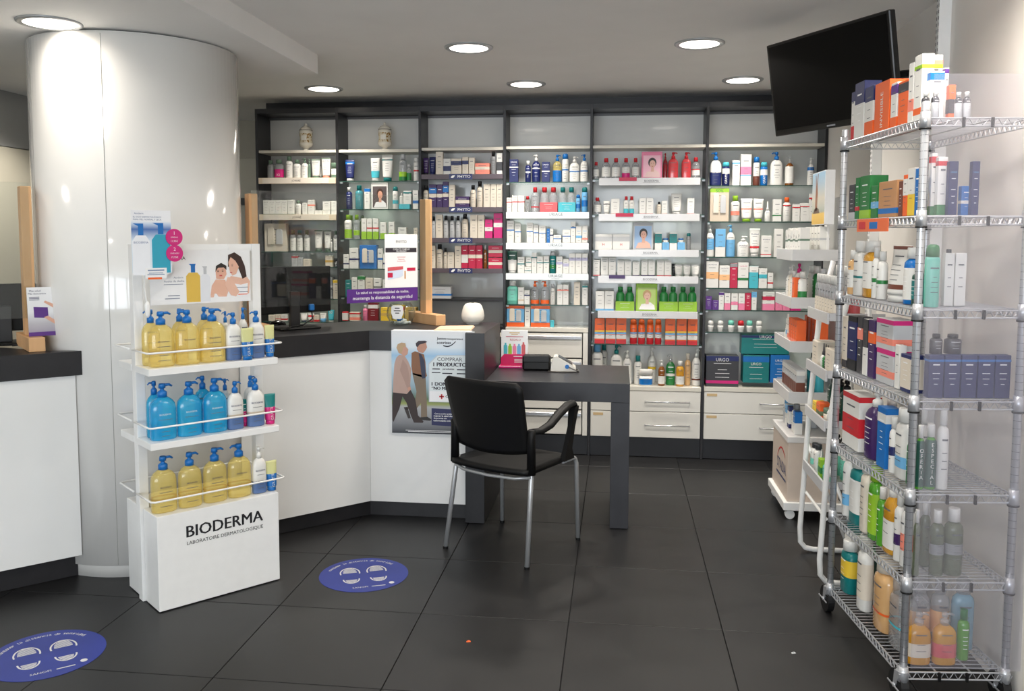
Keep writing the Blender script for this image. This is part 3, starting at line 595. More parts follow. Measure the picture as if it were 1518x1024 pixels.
# aroma diffuser
P = onz(701, 480, ZT)
t = thing('aroma_diffuser', 'rounded matt white diffuser standing on the counter end', 'diffuser', (P.x, P.y, ZT))
M_DIF = textured('frosted_white', (236,232,220), (242,238,228), 3, .5)
put('diffuser_body', MB().loft([(.006, .04, .04, 2), (.012, .052, .052, 2), (.03, .064, .064, 2), (.05, .067, .067, 2), (.08, .062, .062, 2), (.105, .053, .053, 2), (.118, .042, .042, 2), (.122, .025, .025, 2)], 40), M_DIF, t, smooth=True)
put('base_ring', MB().loft([(.0006, .038, .038, 2), (.006, .039, .039, 2)], 32), M_WHITEP, t); put('mist_hole', MB().loft([(.1221, .008, .008, 2), (.1228, .008, .008, 2)], 14), M_BLACKP, t)
# pink leaflets
t = thing('leaflet_pile', 'pale orange folded leaflets lying on the counter end', 'leaflet', (-.885, 4.66, ZT), .06)
put('leaflet_sheet', B((-.10, -.10, .001), (.10, .12, .004)), mat((240,196,170), .5), t); put('leaflet_sheet', MB().prism([(-.10, .0042), (.10, .0042), (.095, .012), (-.09, .0075)], -.09, .11), mat((246,208,176), .5), t)
# acrylic leaflet stand on the desk
P = onz(763, 545, .772)
t = thing('leaflet_holder', 'pink holder with gift leaflet standing on the desk', 'leaflet', (P.x, P.y, .772), .02)
put('holder_base', B((-.09, -.03, .0006), (.085, .07, .014), .002), mat('magenta', .3), t)
put('holder_front', MB().prism([(-.078, .0145), (.078, .0145), (.078, .062), (.06, .082), (-.06, .082), (-.078, .062)], -.022, -.016), mat((214,24,96), .3), t)
put('leaflet_card', B((-.078, -.015, .0146), (.078, -.010, .222), .001), M_PAPER, t)
put('holder_back', B((-.078, -.0098, .0146), (.078, .02, .09)), mat((214,24,96), .3), t)
tx = MB(); text(tx, 'REGALO', .005, .166, w=.062, y=-.0154); rects(tx, [(-.05, .182, .05, .1855)], -.0154); put('lettering', tx, mat('crimson'), t)
tx = MB(); rects(tx, [(-.03, .204, .03, .209), (-.02, .196, .02, .199)], -.0154); put('lettering', tx, mat('gold'), t)
for i, (c, h2) in enumerate((('aqua', .066), ('lime', .06), ('pink', .06), ('sky', .06), ('rose', .07))):
    x = -.052+.026*i; q = put('printed_bottle', MB().loft([(.0825, .011, .0006, 3), (.082+h2*.75, .011, .0006, 3), (.082+h2*.85, .005, .0006, 3), (.082+h2, .005, .0006, 3)], 12, (x, -.0158)), mat(c), t)
tx = MB(); rects(tx, [(-.005, .068, .045, .072)], -.0224); rects(tx, [(.0, .05-.008*i, .05, .053-.008*i) for i in range(3)], -.0224); put('lettering', tx, M_PW, t)
P = onz(796, 550, .772)
t = thing('cuff_case', 'black soft case lying on the desk beside the white monitor', 'case', (P.x, P.y+.02, .772), .04)
put('case_body', B((-.085, -.02, .0006), (.075, .06, .088), .012), mat((13,13,14), .5), t); put('case_flap', B((-.08, -.026, .05), (.07, -.0205, .09), .004), mat((18,18,19), .45), t)
P = onz(835, 551, .772)
t = thing('blood_pressure_monitor', 'white blood pressure monitor with blue button on the desk', 'monitor', (P.x, P.y+.03, .772), .05)
m = MB(); V = []
for y in (-.05, .05):
    V += [(x, y, z) for x, z in ((-.072, .006), (-.07, .04), (-.055, .086), (-.04, .09), (.03, .052), (.068, .025), (.07, .006))]
m.add(V, [tuple(range(7)), tuple(range(13, 6, -1))]+[(i, 7+i, 7+(i+1) % 7, (i+1) % 7) for i in range(7)])
put('device_body', m, mat((226,224,216), .3), t)
put('device_rim', MB().tube([(-.085, -.055, .004), (0, -.066, .004), (.08, -.05, .004), (.085, 0, .004), (.08, .05, .004), (-.08, .055, .004)], .0035, 6, True), mat((80,76,72), .4), t, smooth=True)
put('start_button', MB().tube([(.02, -.0505, .032), (.02, -.054, .032)], .012, 18), mat('blue'), t); put('display_window', MB().prism([(-.03, .090), (.05, .046), (.05, .044), (-.03, .088)], -.04, .04), mat((40,42,46), .2), t)
put('air_hose', MB().tube([(.03, -.052, .03), (.06, -.062, .018), (.085, -.05, .008), (.082, .0, .006)], .004, 6), mat((110,108,104), .5), t, smooth=True)

# crumbs of paper left on the floor
for px, py, c, lab in ((694, 951, 'orange', 'tiny orange paper scrap on the floor tiles'), (1176, 968, 'silver', 'tiny pale paper scrap on the floor tiles')):
    P = onz(px, py, 0); t = thing('paper_scrap', lab, 'scrap', (P.x, P.y, 0), .4)
    put('crumpled_paper', MB().add([(-.008, -.004, .0005), (.009, -.005, .0005), (.011, .005, .0005), (-.006, .006, .0005), (-.001, 0, .006), (.006, .002, .004)], [(0,1,5,4), (1,2,5), (2,3,4,5), (3,0,4), (3,2,1,0)]), mat(c, .6), t)

# ================================================================== PRODUCTS
KW = dict(box='carton', pump='pump bottle', flip='bottle', mic='bottle', can='spray can', tube='tube', roll='roll-on', jar='jar', drop='dropper bottle', twin='twin pack', gift='gift box', card='display card')
NM = dict(box='carton', pump='pump_bottle', flip='bottle', mic='clear_bottle', can='spray_can', tube='squeeze_tube', roll='roll_on_deodorant', jar='cream_jar', drop='dropper_bottle', twin='twin_bottle_pack', gift='gift_box', card='display_card')
CATS = dict(box='carton', pump='bottle', flip='bottle', mic='bottle', can='can', tube='tube', roll='deodorant', jar='jar', drop='bottle', twin='pack', gift='box', card='card')
ORD = ['first', 'second', 'third', 'fourth', 'fifth', 'sixth', 'seventh', 'eighth', 'ninth', 'tenth', 'eleventh', 'twelfth', 'thirteenth', 'fourteenth']
CLEAR = {'clear', 'cloil', 'clgel', 'clolive', 'clteal', 'clpeach', 'clhoney', 'clbrown', 'clrose', 'clgreen', 'clblue'}
CLN = dict(clear='clear', cloil='yellow oil', clgel='blue gel', clolive='olive', clteal='clear teal', clpeach='peach', clhoney='honey yellow', clbrown='amber', clrose='red gel', clgreen='green gel', clblue='pale blue')
CLC = dict(clear=((222,224,226), .75), cloil=((250,232,152), .7), clgel=((60,200,244), .62), clolive=((138,148,122), .6), clteal=((90,170,180), .4), clpeach=((246,200,140), .3), clhoney=((246,186,60), .5), clbrown=((150,88,30), .3), clrose=((214,72,78), .25), clgreen=((96,180,50), .3), clblue=((160,205,226), .4))
def mcol(c, rough=.38):
    if c in CLC: return fluid(CLC[c][0], CLC[c][1])
    return mat(c, rough)
def dark(c):
    v = CLC[c][0] if c in CLC else PAL[c]; return sum(v) < 330
S_ROUND = [(0, .90), (.015, .98), (.05, 1), (.72, 1), (.84, .93), (.92, .74), (.97, .5), (1, .36)]
S_SQ = [(0, .93), (.02, 1), (.84, 1), (.92, .92), (.97, .66), (1, .40)]
def interp(secs, z):
    for a, b in zip(secs, secs[1:]):
        if a[0] <= z <= b[0]:
            k = (z-a[0])/max(1e-9, b[0]-a[0]); return tuple(p+(q-p)*k for p, q in zip(a[:4], b[:4]))
    return secs[-1][:4] if z > secs[-1][0] else secs[0][:4]
_pc = {}
def parts_for(kind, w, d, h, c1, c2, bands, txt, seedk, pn):
    """list of (part name, mesh, parent index)"""
    key = (kind, round(w, 3), round(d, 3), round(h, 3), c1, c2, bands, txt, seedk, pn)
    if key in _pc: return _pc[key]
    rnd = random.Random("%s%s%s%s" % (kind, c1, c2, seedk)); P = []
    def a(name, mb, m, smooth=False, par=-1): 
        me = mb.mesh(name, smooth); me.materials.append(m); P.append((name, me, par)); return len(P)-1
    rx, ry = w/2, d/2; ink = M_PW if dark(c1) else mat((96,98,104), .5); surf = None; hb = h; secs = None
    if kind in ('box', 'gift', 'card'):
        a('box_body', B((-rx, -ry, 0), (rx, ry, h), min(.0012, w*.04)), mcol(c1, .45)); surf = lambda x, z: -ry-.0006
    elif kind == 'tube':
        hc = h*.13; secs = [(hc, rx*.80, ry, 2), (hc+.01, rx*.84, ry, 2), (h*.55, rx*.93, ry*.62, 2), (h*.93, rx, .004, 2.2), (h, rx, .0022, 3)]
        a('tube_body', MB().loft(secs, 20), mcol(c1), True); a('cap', MB().loft([(0, rx*.72, ry*.94, 2), (hc-.002, rx*.72, ry*.94, 2), (hc-.0005, rx*.66, ry*.9, 2)], 20), mcol(c2), True)
    elif kind == 'roll':
        hb = h*.55; a('body', MB().loft([(0, rx*.72, ry*.72, 2), (h*.03, rx*.78, ry*.78, 2), (h*.4, rx, ry, 2), (hb, rx, ry, 2)], 20), mcol(c1), True); secs = [(0, rx*.8, ry*.8, 2), (hb, rx, ry, 2)]
        a('cap', MB().loft([(hb+.0006, rx*.98, ry*.98, 2), (h*.85, rx*.94, ry*.94, 2), (h*.96, rx*.75, ry*.75, 2), (h, rx*.4, ry*.4, 2)], 20), mcol(c2), True)
    elif kind == 'jar':
        hb = h*.62; secs = [(0, rx*.93, ry*.93, 2), (h*.04, rx*.97, ry*.97, 2), (hb, rx*.97, ry*.97, 2)]; a('body', MB().loft(secs, 24), mcol(c1), True)
        a('lid', MB().loft([(hb+.0006, rx, ry, 2), (h*.96, rx, ry, 2), (h, rx*.95, ry*.95, 2)], 24), mcol(c2), True)
    elif kind == 'can':
        hb = h*.80; secs = [(0, rx*.94, ry*.94, 2), (h*.012, rx, ry, 2), (hb*.94, rx, ry, 2), (hb, rx*.86, ry*.86, 2)]; a('body', MB().loft(secs, 20), mcol(c1, .3), True)
        a('cap', MB().loft([(hb+.0006, rx*.9, ry*.9, 2), (h*.93, rx*.87, ry*.87, 2), (h*.98, rx*.76, ry*.76, 2), (h, rx*.4, ry*.4, 2)], 20), mcol(c2), True)
    elif kind == 'drop':
        hb = h*.55; secs = [(0, rx*.92, ry*.92, 2), (h*.02, rx, ry, 2), (hb*.82, rx, ry, 2), (hb, rx*.5, ry*.5, 2)]; a('body', MB().loft(secs, 18), mcol(c1), True)
        a('nozzle', MB().loft([(hb+.0006, rx*.5, ry*.5, 2), (h*.66, rx*.46, ry*.46, 2), (h*.7, rx*.3, ry*.3, 2), (h, rx*.14, ry*.14, 2)], 14), mcol(c2), True)
    elif kind in ('flip', 'mic', 'pump'):
        hb = h*{'flip': .80, 'mic': .80, 'pump': .765}[kind]; S = S_ROUND if kind != 'flip' else S_SQ; e = 2.0 if ry > rx*.9 else 2.6
        secs = [(z*hb, rx*r, (ry*r if r > .6 else min(ry*r, rx*r)), e) for z, r in S]; a('body', MB().loft(secs, 24), mcol(c1, .3), True)
        if kind == 'flip': rc = rx*.62; a('cap', MB().loft([(hb+.0006, rc, min(rc, ry*.98), 2), (h*.985, rc*.97, min(rc, ry)*.95, 2), (h, rc*.9, min(rc, ry)*.88, 2)], 18), mcol(c2), True)
        if kind == 'mic': rc = rx*.5; a('cap', MB().loft([(hb+.0006, rc, min(rc, ry), 2), (h*.98, rc*.94, min(rc, ry)*.94, 2), (h, rc*.85, min(rc, ry)*.85, 2)], 18), mcol(c2), True)
        if kind == 'pump':
            rc = min(rx*.38, ry*.95, .019); hk = h-hb; sg = -1 if seedk % 2 else 1
            i = a('collar', MB().loft([(hb-hk*.02, rc, rc, 2), (hb+hk*.34, rc, rc, 2), (hb+hk*.42, rc*.8, rc*.8, 2), (hb+hk*.5, rc*.42, rc*.42, 2), (hb+hk*.62, rc*.42, rc*.42, 2), (hb+hk*.66, rc*.72, rc*.72, 2)], 16), mcol(c2), True)
            a('pump_head', MB().loft([(hb+hk*.67, rc*.74, rc*.74, 2), (hb+hk*.9, rc*.72, rc*.72, 2), (h, rc*.6, rc*.6, 2)], 14).tube([(sg*rc*.3, 0, hb+hk*.86), (sg*(rc*1.5), 0, hb+hk*.88), (sg*(rc*2.1), 0, hb+hk*.74)], [rc*.34, rc*.28, rc*.2], 8), mcol(c2), True)
    elif kind == 'twin':
        r1 = rx*.47; hb = h
        for s in (-1, 1):
            a('bottle', MB().loft([(z*h*.80+.001, r1*r, min(ry*.9, r1)*r, 2) for z, r in S_ROUND], 18, (s*rx*.5, 0)), mcol(c1), True)
            a('cap', MB().loft([(h*.802, r1*.6, r1*.6, 2), (h*.985, r1*.58, r1*.58, 2), (h, r1*.5, r1*.5, 2)], 16, (s*rx*.5, 0)), mcol(c2), True)
        a('sleeve', B((-rx, -ry, 0), (rx, ry, h*.40), .001), mat(bands[0][2] if bands else c2, .45)); surf = lambda x, z: -ry-.0006; hb = h*.40; bands = bands[1:]; ink = M_PW
    if secs:
        def surf(x, z, _s=secs):
            _, r1, r2, e = interp(_s, z); k = max(0, 1-min(1, abs(x/r1))**e); return -r2*k**(1/e)-.0009
    for f0, f1, c in bands:
        if kind in ('box', 'gift', 'card'):
            if f0 <= .001 and f1 < .999: a('printed_band', B((-rx-.0003, -ry-.0003, .0004), (rx+.0003, ry+.0003, f1*h)), mat(c))
            else: a('printed_band', B((-rx-.0003, -ry-.0003, f0*h), (rx+.0003, ry+.0003, f1*h-(.0006 if f1 > .99 else 0))), mat(c))
        elif secs:
            zz = [secs[0][0]+(hb-secs[0][0])*f0, secs[0][0]+(hb-secs[0][0])*f1] if kind != 'tube' else [h*.14+(h*.85)*f0, h*.14+h*.85*f1]
            L = [zz[0]]+[s[0] for s in secs if zz[0] < s[0] < zz[1]]+[zz[1]]
            a('printed_label', MB().loft([(z, q[1]+.0006, q[2]+.0006, q[3]) for z in L for q in [interp(secs, z)]], 24, caps=False), mcol(c), True)
    if kind == 'gift':
        for s, c, f in ((-1, 'cream', .8), (1, 'silver', .74)):
            a('window_item', MB().loft([(h*.26, w*.15, .004, 4), (h*f, w*.15, .004, 4), (h*(f+.06), w*.09, .003, 3)], 14, (s*w*.19, -ry-.0035)), mat(c))
    # brand lettering and lines of small print
    if txt and kind != 'card':
        tm = MB(); s, f, c, wf = txt; ww = w*wf
        if len(s) > 1 and wf < 0:      # vertical lettering
            if wf <= -1:
                for i, q in enumerate(s): text(tm, q, 0, h*f+(-wf-1)*h*(.5-(i+.5)/len(s)), h=(-wf-1)*h/len(s)*.72, surf=surf)
            else: text(tm, s, 0, h*f, w=-wf*h, surf=surf, rot=math.pi/2)
        else: text(tm, s, 0, h*f, w=ww, surf=surf)
        a('lettering', tm, mat(c) if c else ink)
    if pn and surf and kind != 'card':
        tm = MB(); z0 = (secs[0][0]+(hb-secs[0][0])*.0) if secs else 0; H = hb-z0; n = rnd.choice((3, 4, 5)); top = .78 if not txt else min(.78, txt[1]*h/hb-.12)
        for i in range(n):
            f = top-(.5*i/n if i else 0)-(.08 if i else 0); ww = w*(rnd.uniform(.45, .62) if i == 0 else rnd.uniform(.25, .5)); hh = H*(.028 if i == 0 and not txt else .012)
            if f < .1: continue
            zc = z0+H*f; V = [(-ww/2+ww*j/4, surf(-ww/2+ww*j/4, zc+q), zc+q) for q in (-hh/2, hh/2) for j in range(5)]
            tm.add(V, [(j, j+1, 6+j, 5+j) for j in range(4)])
        if len(tm.v) > 25: a('lettering', tm, ink)
    _pc[key] = P; return P
def face_card(w, h, bg, frame, hair, skin, top, y):
    """a simple printed portrait, head and shoulders"""
    L = []
    L.append(('printed_photo', MB().add([(-w*.42, y, h*.06), (w*.42, y, h*.06), (w*.42, y, h*.86), (-w*.42, y, h*.86)], [(0,1,2,3)]), bg))
    q = lambda P, e: MB().add([(x*w, y-e, z*h) for x, z in P], [tuple(range(len(P)))])
    el = lambda cx, cz, rx, rz: [(cx+rx*math.cos(2*math.pi*i/18), cz+rz*math.sin(2*math.pi*i/18)) for i in range(18)]
    L.append(('printed_shoulders', q([(-.36, .065), (.40, .065), (.36, .22), (.20, .32), (.06, .34), (.04, .28), (-.08, .28), (-.24, .26)], .0003), top))
    L.append(('printed_hair', q(el(.02, .60, .20, .18), .0004), hair)); L.append(('printed_face', q(el(.03, .54, .145, .15), .0007), skin))
    L.append(('printed_eye', q([(-.05, .565), (-.01, .565), (-.01, .578), (-.05, .578)], .001), (60,40,36))); L.append(('printed_eye', q([(.06, .565), (.10, .565), (.10, .578), (.06, .578)], .001), (60,40,36)))
    L.append(('printed_mouth', q([(-.02, .455), (.025, .44), (.075, .455), (.025, .47)], .001), (190,80,80)))
    L.append(('printed_neck', q([(-.05, .26), (.11, .26), (.10, .42), (-.04, .42)], .0006), skin))
    return L
COUNT = {}
def size_word(kind, w, h):
    if h > .24: return 'tall '
    if h < .075: return 'small '
    if kind == 'box' and w/h < .3: return 'slim '
    if kind == 'box' and w/h > 1.25: return 'wide '
    return ''
def cname(c): return CLN.get(c, {'darkgreen': 'dark green', 'darkred': 'dark red', 'sky': 'light blue'}.get(c, c))
def describe(kind, w, h, c1, c2, bands, txt):
    s = size_word(kind, w, h)+cname(c1)+' '+KW[kind]
    if kind in ('box',): s += (' with %s band' % cname(bands[0][2])) if bands else ''
    elif kind in ('gift', 'card'): pass
    elif kind == 'pump': s = s.replace('pump bottle', 'bottle')+' with %s pump' % cname(c2)
    elif kind == 'twin': s += ' with %s caps' % cname(c2)
    elif kind == 'drop': s += ' with %s tip' % cname(c2)
    elif kind == 'jar': s += ' with %s lid' % cname(c2)
    elif c2 != c1: s += ' with %s cap' % cname(c2)
    if len(s.split()) > 6 and size_word(kind, w, h): s = s.split(' ', 1)[1]
    return s
PENDING = []
def shelf_row(spec, Z, z, place, group, P0, u, t=.02, back=.085, dmax=.06, lean=0, gap=.985, hmax=None):
    """spec: 'kind x0 x1 ytop c1 c2 [band=f0:f1:colour] [t=TEXT] [base=] [r=1] [d=words]' in the zoomed picture Z=(ox,oy,scale); P0,u: the face the things line up on"""
    ox, oy, sc = Z; u = Vector((u[0], u[1], 0)); v = Vector((-u.y, u.x, 0)); P0 = Vector((P0[0], P0[1], 0)); rz = math.atan2(u.y, u.x)
    for it in spec.split(';'):
        q = it.split()
        if not q: continue
        kind = q[0]; x0, x1, yt = [float(i) for i in q[1:4]]; cc = [i for i in q[4:] if '=' not in i]; c1 = cc[0]; c2 = cc[1] if len(cc) > 1 else cc[0]
        bands = []; txt = None; zb = z; row = 0; words = None; pn = True; dd = None; wx = None
        for i in q[4:]:
            if i.startswith('b='): f0, f1, c = i[2:].split(':'); bands.append((float(f0), float(f1), c))
            if i.startswith('r='): row = float(i[2:])
            if i.startswith('w='): words = i[2:].replace('_', ' ')
            if i.startswith('n='): pn = False
            if i.startswith('D='): dd = float(i[2:])
            if i.startswith('t='):
                e = i[2:].split(':'); txt = (e[0].replace('_', ' '), float(e[1]) if len(e) > 1 else .8, (e[2] or None) if len(e) > 2 else None, float(e[3]) if len(e) > 3 else .7)
        pl = P0+v*(t+row*back); X0, X1, YT = ox+x0/sc, ox+x1/sc, oy+yt/sc
        for i in q[4:]:
            if i.startswith('base='): zb = onv((X0+X1)/2, oy+float(i[5:])/sc, pl, v).z
        a = (onv(X0, YT+8, pl, v)-P0).dot(u); b = (onv(X1, YT+8, pl, v)-P0).dot(u); w = abs(b-a)*gap; s = (a+b)/2
        h = max(.012, onv((X0+X1)/2, YT, pl, v).z-zb)
        if hmax and row >= 0: h = min(h, hmax-(zb-z))
        if dd is None:
            dd = {'box': min(max(.02, w*.7), dmax), 'gift': .055, 'card': .03, 'twin': w*.46}.get(kind, min(w*(.62 if w > .062 else .92), dmax))
        pos = P0+u*s+v*(t+row*back+dd/2); pos.z = zb+.0006
        PENDING.append(dict(kind=kind, w=w, d=dd, h=h, c1=c1, c2=c2, bands=tuple(bands), txt=txt, pos=pos, rz=rz, place=place, group=group, words=words, pn=pn, s=s))
def direct(kind, pos, rz, w, d, h, c1, c2, place, group, bands=(), txt=None, words=None, pn=True, s=0):
    PENDING.append(dict(kind=kind, w=w, d=d, h=h, c1=c1, c2=c2, bands=tuple(bands), txt=txt, pos=Vector(pos), rz=rz, place=place, group=group, words=words, pn=pn, s=s))
def flush(fromleft='left'):
    by = {}
    for p in PENDING:
        p['desc'] = p['words'] or describe(p['kind'], p['w'], p['h'], p['c1'], p['c2'], p['bands'], p['txt']); by.setdefault((p['desc'], p['place']), []).append(p)
    for (desc, place), L in by.items():
        L.sort(key=lambda p: p['s'])
        for i, p in enumerate(L):
            n = len(L)
            lab = '%s, %s' % (desc, place) if n == 1 else '%s, %s such %s, %s' % (desc, ORD[min(i, 13)], 'from '+fromleft, place)
            t = thing(NM[p['kind']], lab, CATS[p['kind']], p['pos'], p['rz'], p['group'])
            obs = []
            for name, me, par in parts_for(p['kind'], p['w'], p['d'], p['h'], p['c1'], p['c2'], p['bands'], p['txt'], int(abs(p['s'])*1000) % 2 if p['kind'] == 'pump' else 0, p['pn']): obs.append(link(name, me, None, obs[par] if par >= 0 else t))
            if p['kind'] == 'card':
                for name, mb, c in face_card(p['w'], p['h'], *CARDS[p['txt'][0] if p['txt'] else 'a'], -p['d']/2-.0008): put(name, mb, mat(c), t)
    PENDING.clear()
CARDS = dict(a=((90,80,80), 'white', (70,45,35), (214,160,135), (236,236,236)), b=((246,190,205), 'pink', (40,28,26), (224,176,158), (236,200,196)), c=((150,180,215), 'navy', (40,30,28), (214,166,146), (222,178,158)), d=((190,215,120), 'lime', (196,160,110), (228,186,164), (240,238,236)), e=((214,196,168), 'lime', (120,90,60), (222,176,150), (160,60,50)))

# ------------------------------------------------------------------ wall bays, row by row
Z2 = (370, 140, 5.389); Z3 = (370, 290, 5.119); Z4 = (610, 140, 5.121); Z5 = (610, 300, 5.121); Z6 = (860, 140, 4.655); Z7 = (860, 320, 3.94); Z8 = (1030, 140, 4.657); Z9 = (380, 440, 7.59); Z10 = (1030, 320, 3.657)
def bay(b, k, Z, spec, t=.025):
    shelf_row(spec, Z, SZ[b][k], '%s shelf, %s bay' % (ORD[k], BAYN[b]), 'products on the %s shelf of the %s wall bay' % (ORD[k], BAYN[b]), (0, YF), (1, 0), t, hmax=SZ[b][k-1]-SZ[b][k]-(.024 if k == 1 or b in (0, 2) else .010))
bay(0, 1, Z2, '''flip 132 186 525 clear sage; flip 190 262 520 clear sage b=.1:.62:magenta t=X2:.2:white:.4 w=clear_bottle_with_magenta_label; flip 280 335 492 white sage t=JOWAÉ:.62; flip 341 399 520 white sage t=JOWAÉ:.6; pump 402 462 508 white sage t=JOWAÉ:.6; pump 463 484 515 sage sage;
 tube 486 556 515 white sage b=.93:1:sage t=JOWAÉ:.83; tube 550 575 540 white sage r=1; tube 567 640 505 white coral b=.94:1:sage t=JOWAÉ:.84; jar 643 700 545 white sage b=.0:.4:sage''')
bay(0, 2, Z2, ''.join('box %d %d %d white b=0:.08:sage t=JOWAÉ:.86;' % q for q in ((107,153,845),(157,203,845),(205,251,845),(253,300,845),(304,353,842)))+'''flip 360 405 848 white sage; box 420 460 866 white t=JOWAÉ:.86; box 465 514 843 white b=.6:.7:coral t=JOWAÉ:.87;
 box 518 579 925 white; box 583 645 925 white; box 583 645 855 white base=924 w=white_carton_stacked_on_top; box 652 699 925 white; box 652 699 852 white base=924 w=white_carton_stacked_on_top''')
bay(0, 3, Z3, '''gift 110 278 212 cream; flip 300 345 262 clear sage b=.05:.8:white; flip 352 395 262 clear sage b=.05:.8:white; flip 407 450 262 clear sage b=.05:.8:white; tube 483 545 260 white sage b=.94:1:sage; tube 558 612 262 white sage b=.94:1:sage; flip 612 626 330 white; flip 631 668 265 clear sage b=.1:.8:white''')
bay(0, 4, Z3, '''box 318 365 455 silver b=.8:.95:rose; box 368 402 468 silver; box 406 460 482 cream; box 574 630 455 cream b=.4:.6:gold; jar 637 668 475 black black t=V:.35:white:.4''')
bay(0, 5, Z3, '''box 150 372 590 charcoal b=.3:.62:darkred w=large_dark_carton_with_dark_red_band D=.06; box 385 470 680 black; box 498 628 712 grey b=.1:.25:silver; box 500 628 618 grey base=704 b=.1:.25:silver w=wide_grey_carton_stacked_on_another; box 633 680 640 cream b=.85:1:yellow''')
bay(0, 6, Z9, '''box 135 210 205 cream; box 216 270 200 cream b=.3:.4:red; box 276 341 200 white b=.2:.4:red; tube 428 475 195 red; tube 486 564 190 white navy; tube 570 640 190 white red b=.5:.75:red; box 648 700 205 cream b=.0:.3:red; tube 705 779 185 white sky b=.0:.3:sky; tube 795 868 150 aqua white t=50:.8:white:.5''')
bay(1, 1, Z2, '''tube 757 833 520 navy white b=.78:.9:blue; tube 961 1035 505 white white b=.0:.35:aqua; tube 1050 1138 478 white teal b=.75:.8:teal; flip 1186 1249 475 clear silver b=.02:.2:green b=.2:.42:lime; flip 1252 1288 558 clear silver b=.05:.6:green; can 1306 1351 503 white white b=.5:.58:red''')
bay(1, 2, Z2, '''flip 765 814 740 navy white; flip 836 899 725 clteal teal t=:.5; box 916 959 752 white b=.85:1:blue; card 972 1106 705 white t=a:.9 w=white_display_card_of_a_smiling_woman; can 1138 1182 735 white teal b=.3:.5:aqua; box 1192 1280 875 aqua; pump 1196 1225 785 white white base=876; box 1228 1290 770 white base=876 b=.8:.9:teal; box 1304 1347 765 white b=.3:.45:blue'''.replace('t=:.5', ''))
bay(1, 3, Z3, '''flip 712 769 145 white lime b=.05:.5:lime; flip 783 830 145 clear lime b=.2:.45:lime; flip 758 784 150 white lime r=1; flip 832 868 150 olive olive r=1; box 848 886 173 white b=.0:.36:lime; box 890 927 173 white b=.0:.36:lime b=.5:.56:red; box 936 975 173 white b=.0:.36:lime b=.5:.56:red; box 991 1034 202 white b=.0:.36:lime; box 1054 1097 200 white b=.0:.36:lime; box 1126 1189 242 white; box 1246 1275 245 cream''')
bay(1, 4, Z3, '''box 711 752 445 white b=.3:.38:navy; box 756 825 398 white b=.42:.5:navy; gift 834 964 375 blue; box 971 1008 403 white b=.45:.55:blue; box 1012 1060 440 white b=.3:.4:navy''')
bay(1, 5, Z3, '''box 726 769 640 teal; box 774 815 620 white; box 820 873 610 white b=.82:1:green; box 879 934 625 cream; box 941 995 627 white b=.5:.56:black; box 1010 1060 640 white''')
bay(1, 6, Z9, '''box 966 1029 168 red b=.1:.85:white; box 1048 1158 172 cream b=.1:.4:coral b=.75:.9:red; flip 1191 1250 95 pink white; box 1256 1365 70 darkred b=.7:.9:white; box 1400 1520 120 yellow b=.4:.6:gold; box 1530 1660 95 yellow b=.7:.9:red; box 1670 1800 120 gold''')
bay(2, 1, Z4, '''tube 86 128 480 violet black; tube 131 180 475 navy navy; box 184 239 435 cream; box 241 298 487 white b=.25:.55:navy; box 300 380 487 cream b=.6:.85:navy w=cream_carton_with_navy_leaf; box 385 431 475 cream b=.6:.8:navy; box 434 478 480 cream; box 482 592 522 coral b=.45:.7:cream; flip 598 640 432 grey black; box 646 691 447 white b=.2:.6:charcoal''')
bay(2, 2, Z4, '''flip 86 128 690 cream black; box 133 190 683 violet b=.45:.6:cream b=.62:.85:blue; box 193 235 683 violet b=.45:.6:cream; box 237 280 663 violet b=.42:.55:cream b=.6:.85:blue; box 284 328 685 cream; box 333 438 775 violet b=.4:.7:cream; flip 443 486 687 cream black; flip 493 540 658 cream black; box 546 596 680 cream; box 599 643 680 cream; box 646 691 680 cream''')
bay(2, 3, Z5, '''box 118 140 100 cream; flip 152 182 105 silver black; box 184 235 93 cream; flip 240 277 100 silver black; flip 287 325 102 silver black; flip 332 370 102 silver black; flip 378 427 88 cream black; box 445 500 95 cream; box 503 552 95 cream; box 557 615 130 magenta b=.4:.6:white; box 623 691 82 magenta b=.45:.62:white''')
bay(2, 4, Z5, '''box 110 130 365 cream; box 133 180 328 cream; flip 185 235 318 cream black; flip 241 270 345 cream black; box 273 322 378 cream; box 328 376 328 cream; box 379 428 325 crimson b=.25:.6:white; box 431 488 325 crimson b=.45:.6:cream; box 491 537 325 crimson b=.45:.6:cream; flip 545 572 322 clbrown silver; box 583 691 420 crimson b=.35:.6:cream; box 583 691 328 crimson base=415 b=.35:.6:cream w=wide_crimson_carton_stacked_on_another''')
bay(2, 5, Z5, 'box 128 300 640 silver b=.25:.4:blue w=wide_silver_carton_with_blue_stripe')
bay(3, 1, Z4, '''box 743 810 493 navy t=URIAGE:.88 b=.63:.68:white; flip 861 905 503 navy white b=.55:.62:white; pump 912 977 455 navy white b=.62:.67:white t=URIAGE:.62; box 990 1050 512 navy b=.5:.56:white t=URIAGE:.86; pump 1071 1140 455 cloil blue b=0:.55:blue t=URIAGE:.6; can 1142 1192 447 white blue b=.5:.56:blue t=URIAGE:.6; pump 1199 1275 470 white white b=.5:.56:blue t=URIAGE:.58; pump 1281 1342 452 white blue b=.48:.54:blue t=URIAGE:.6''')
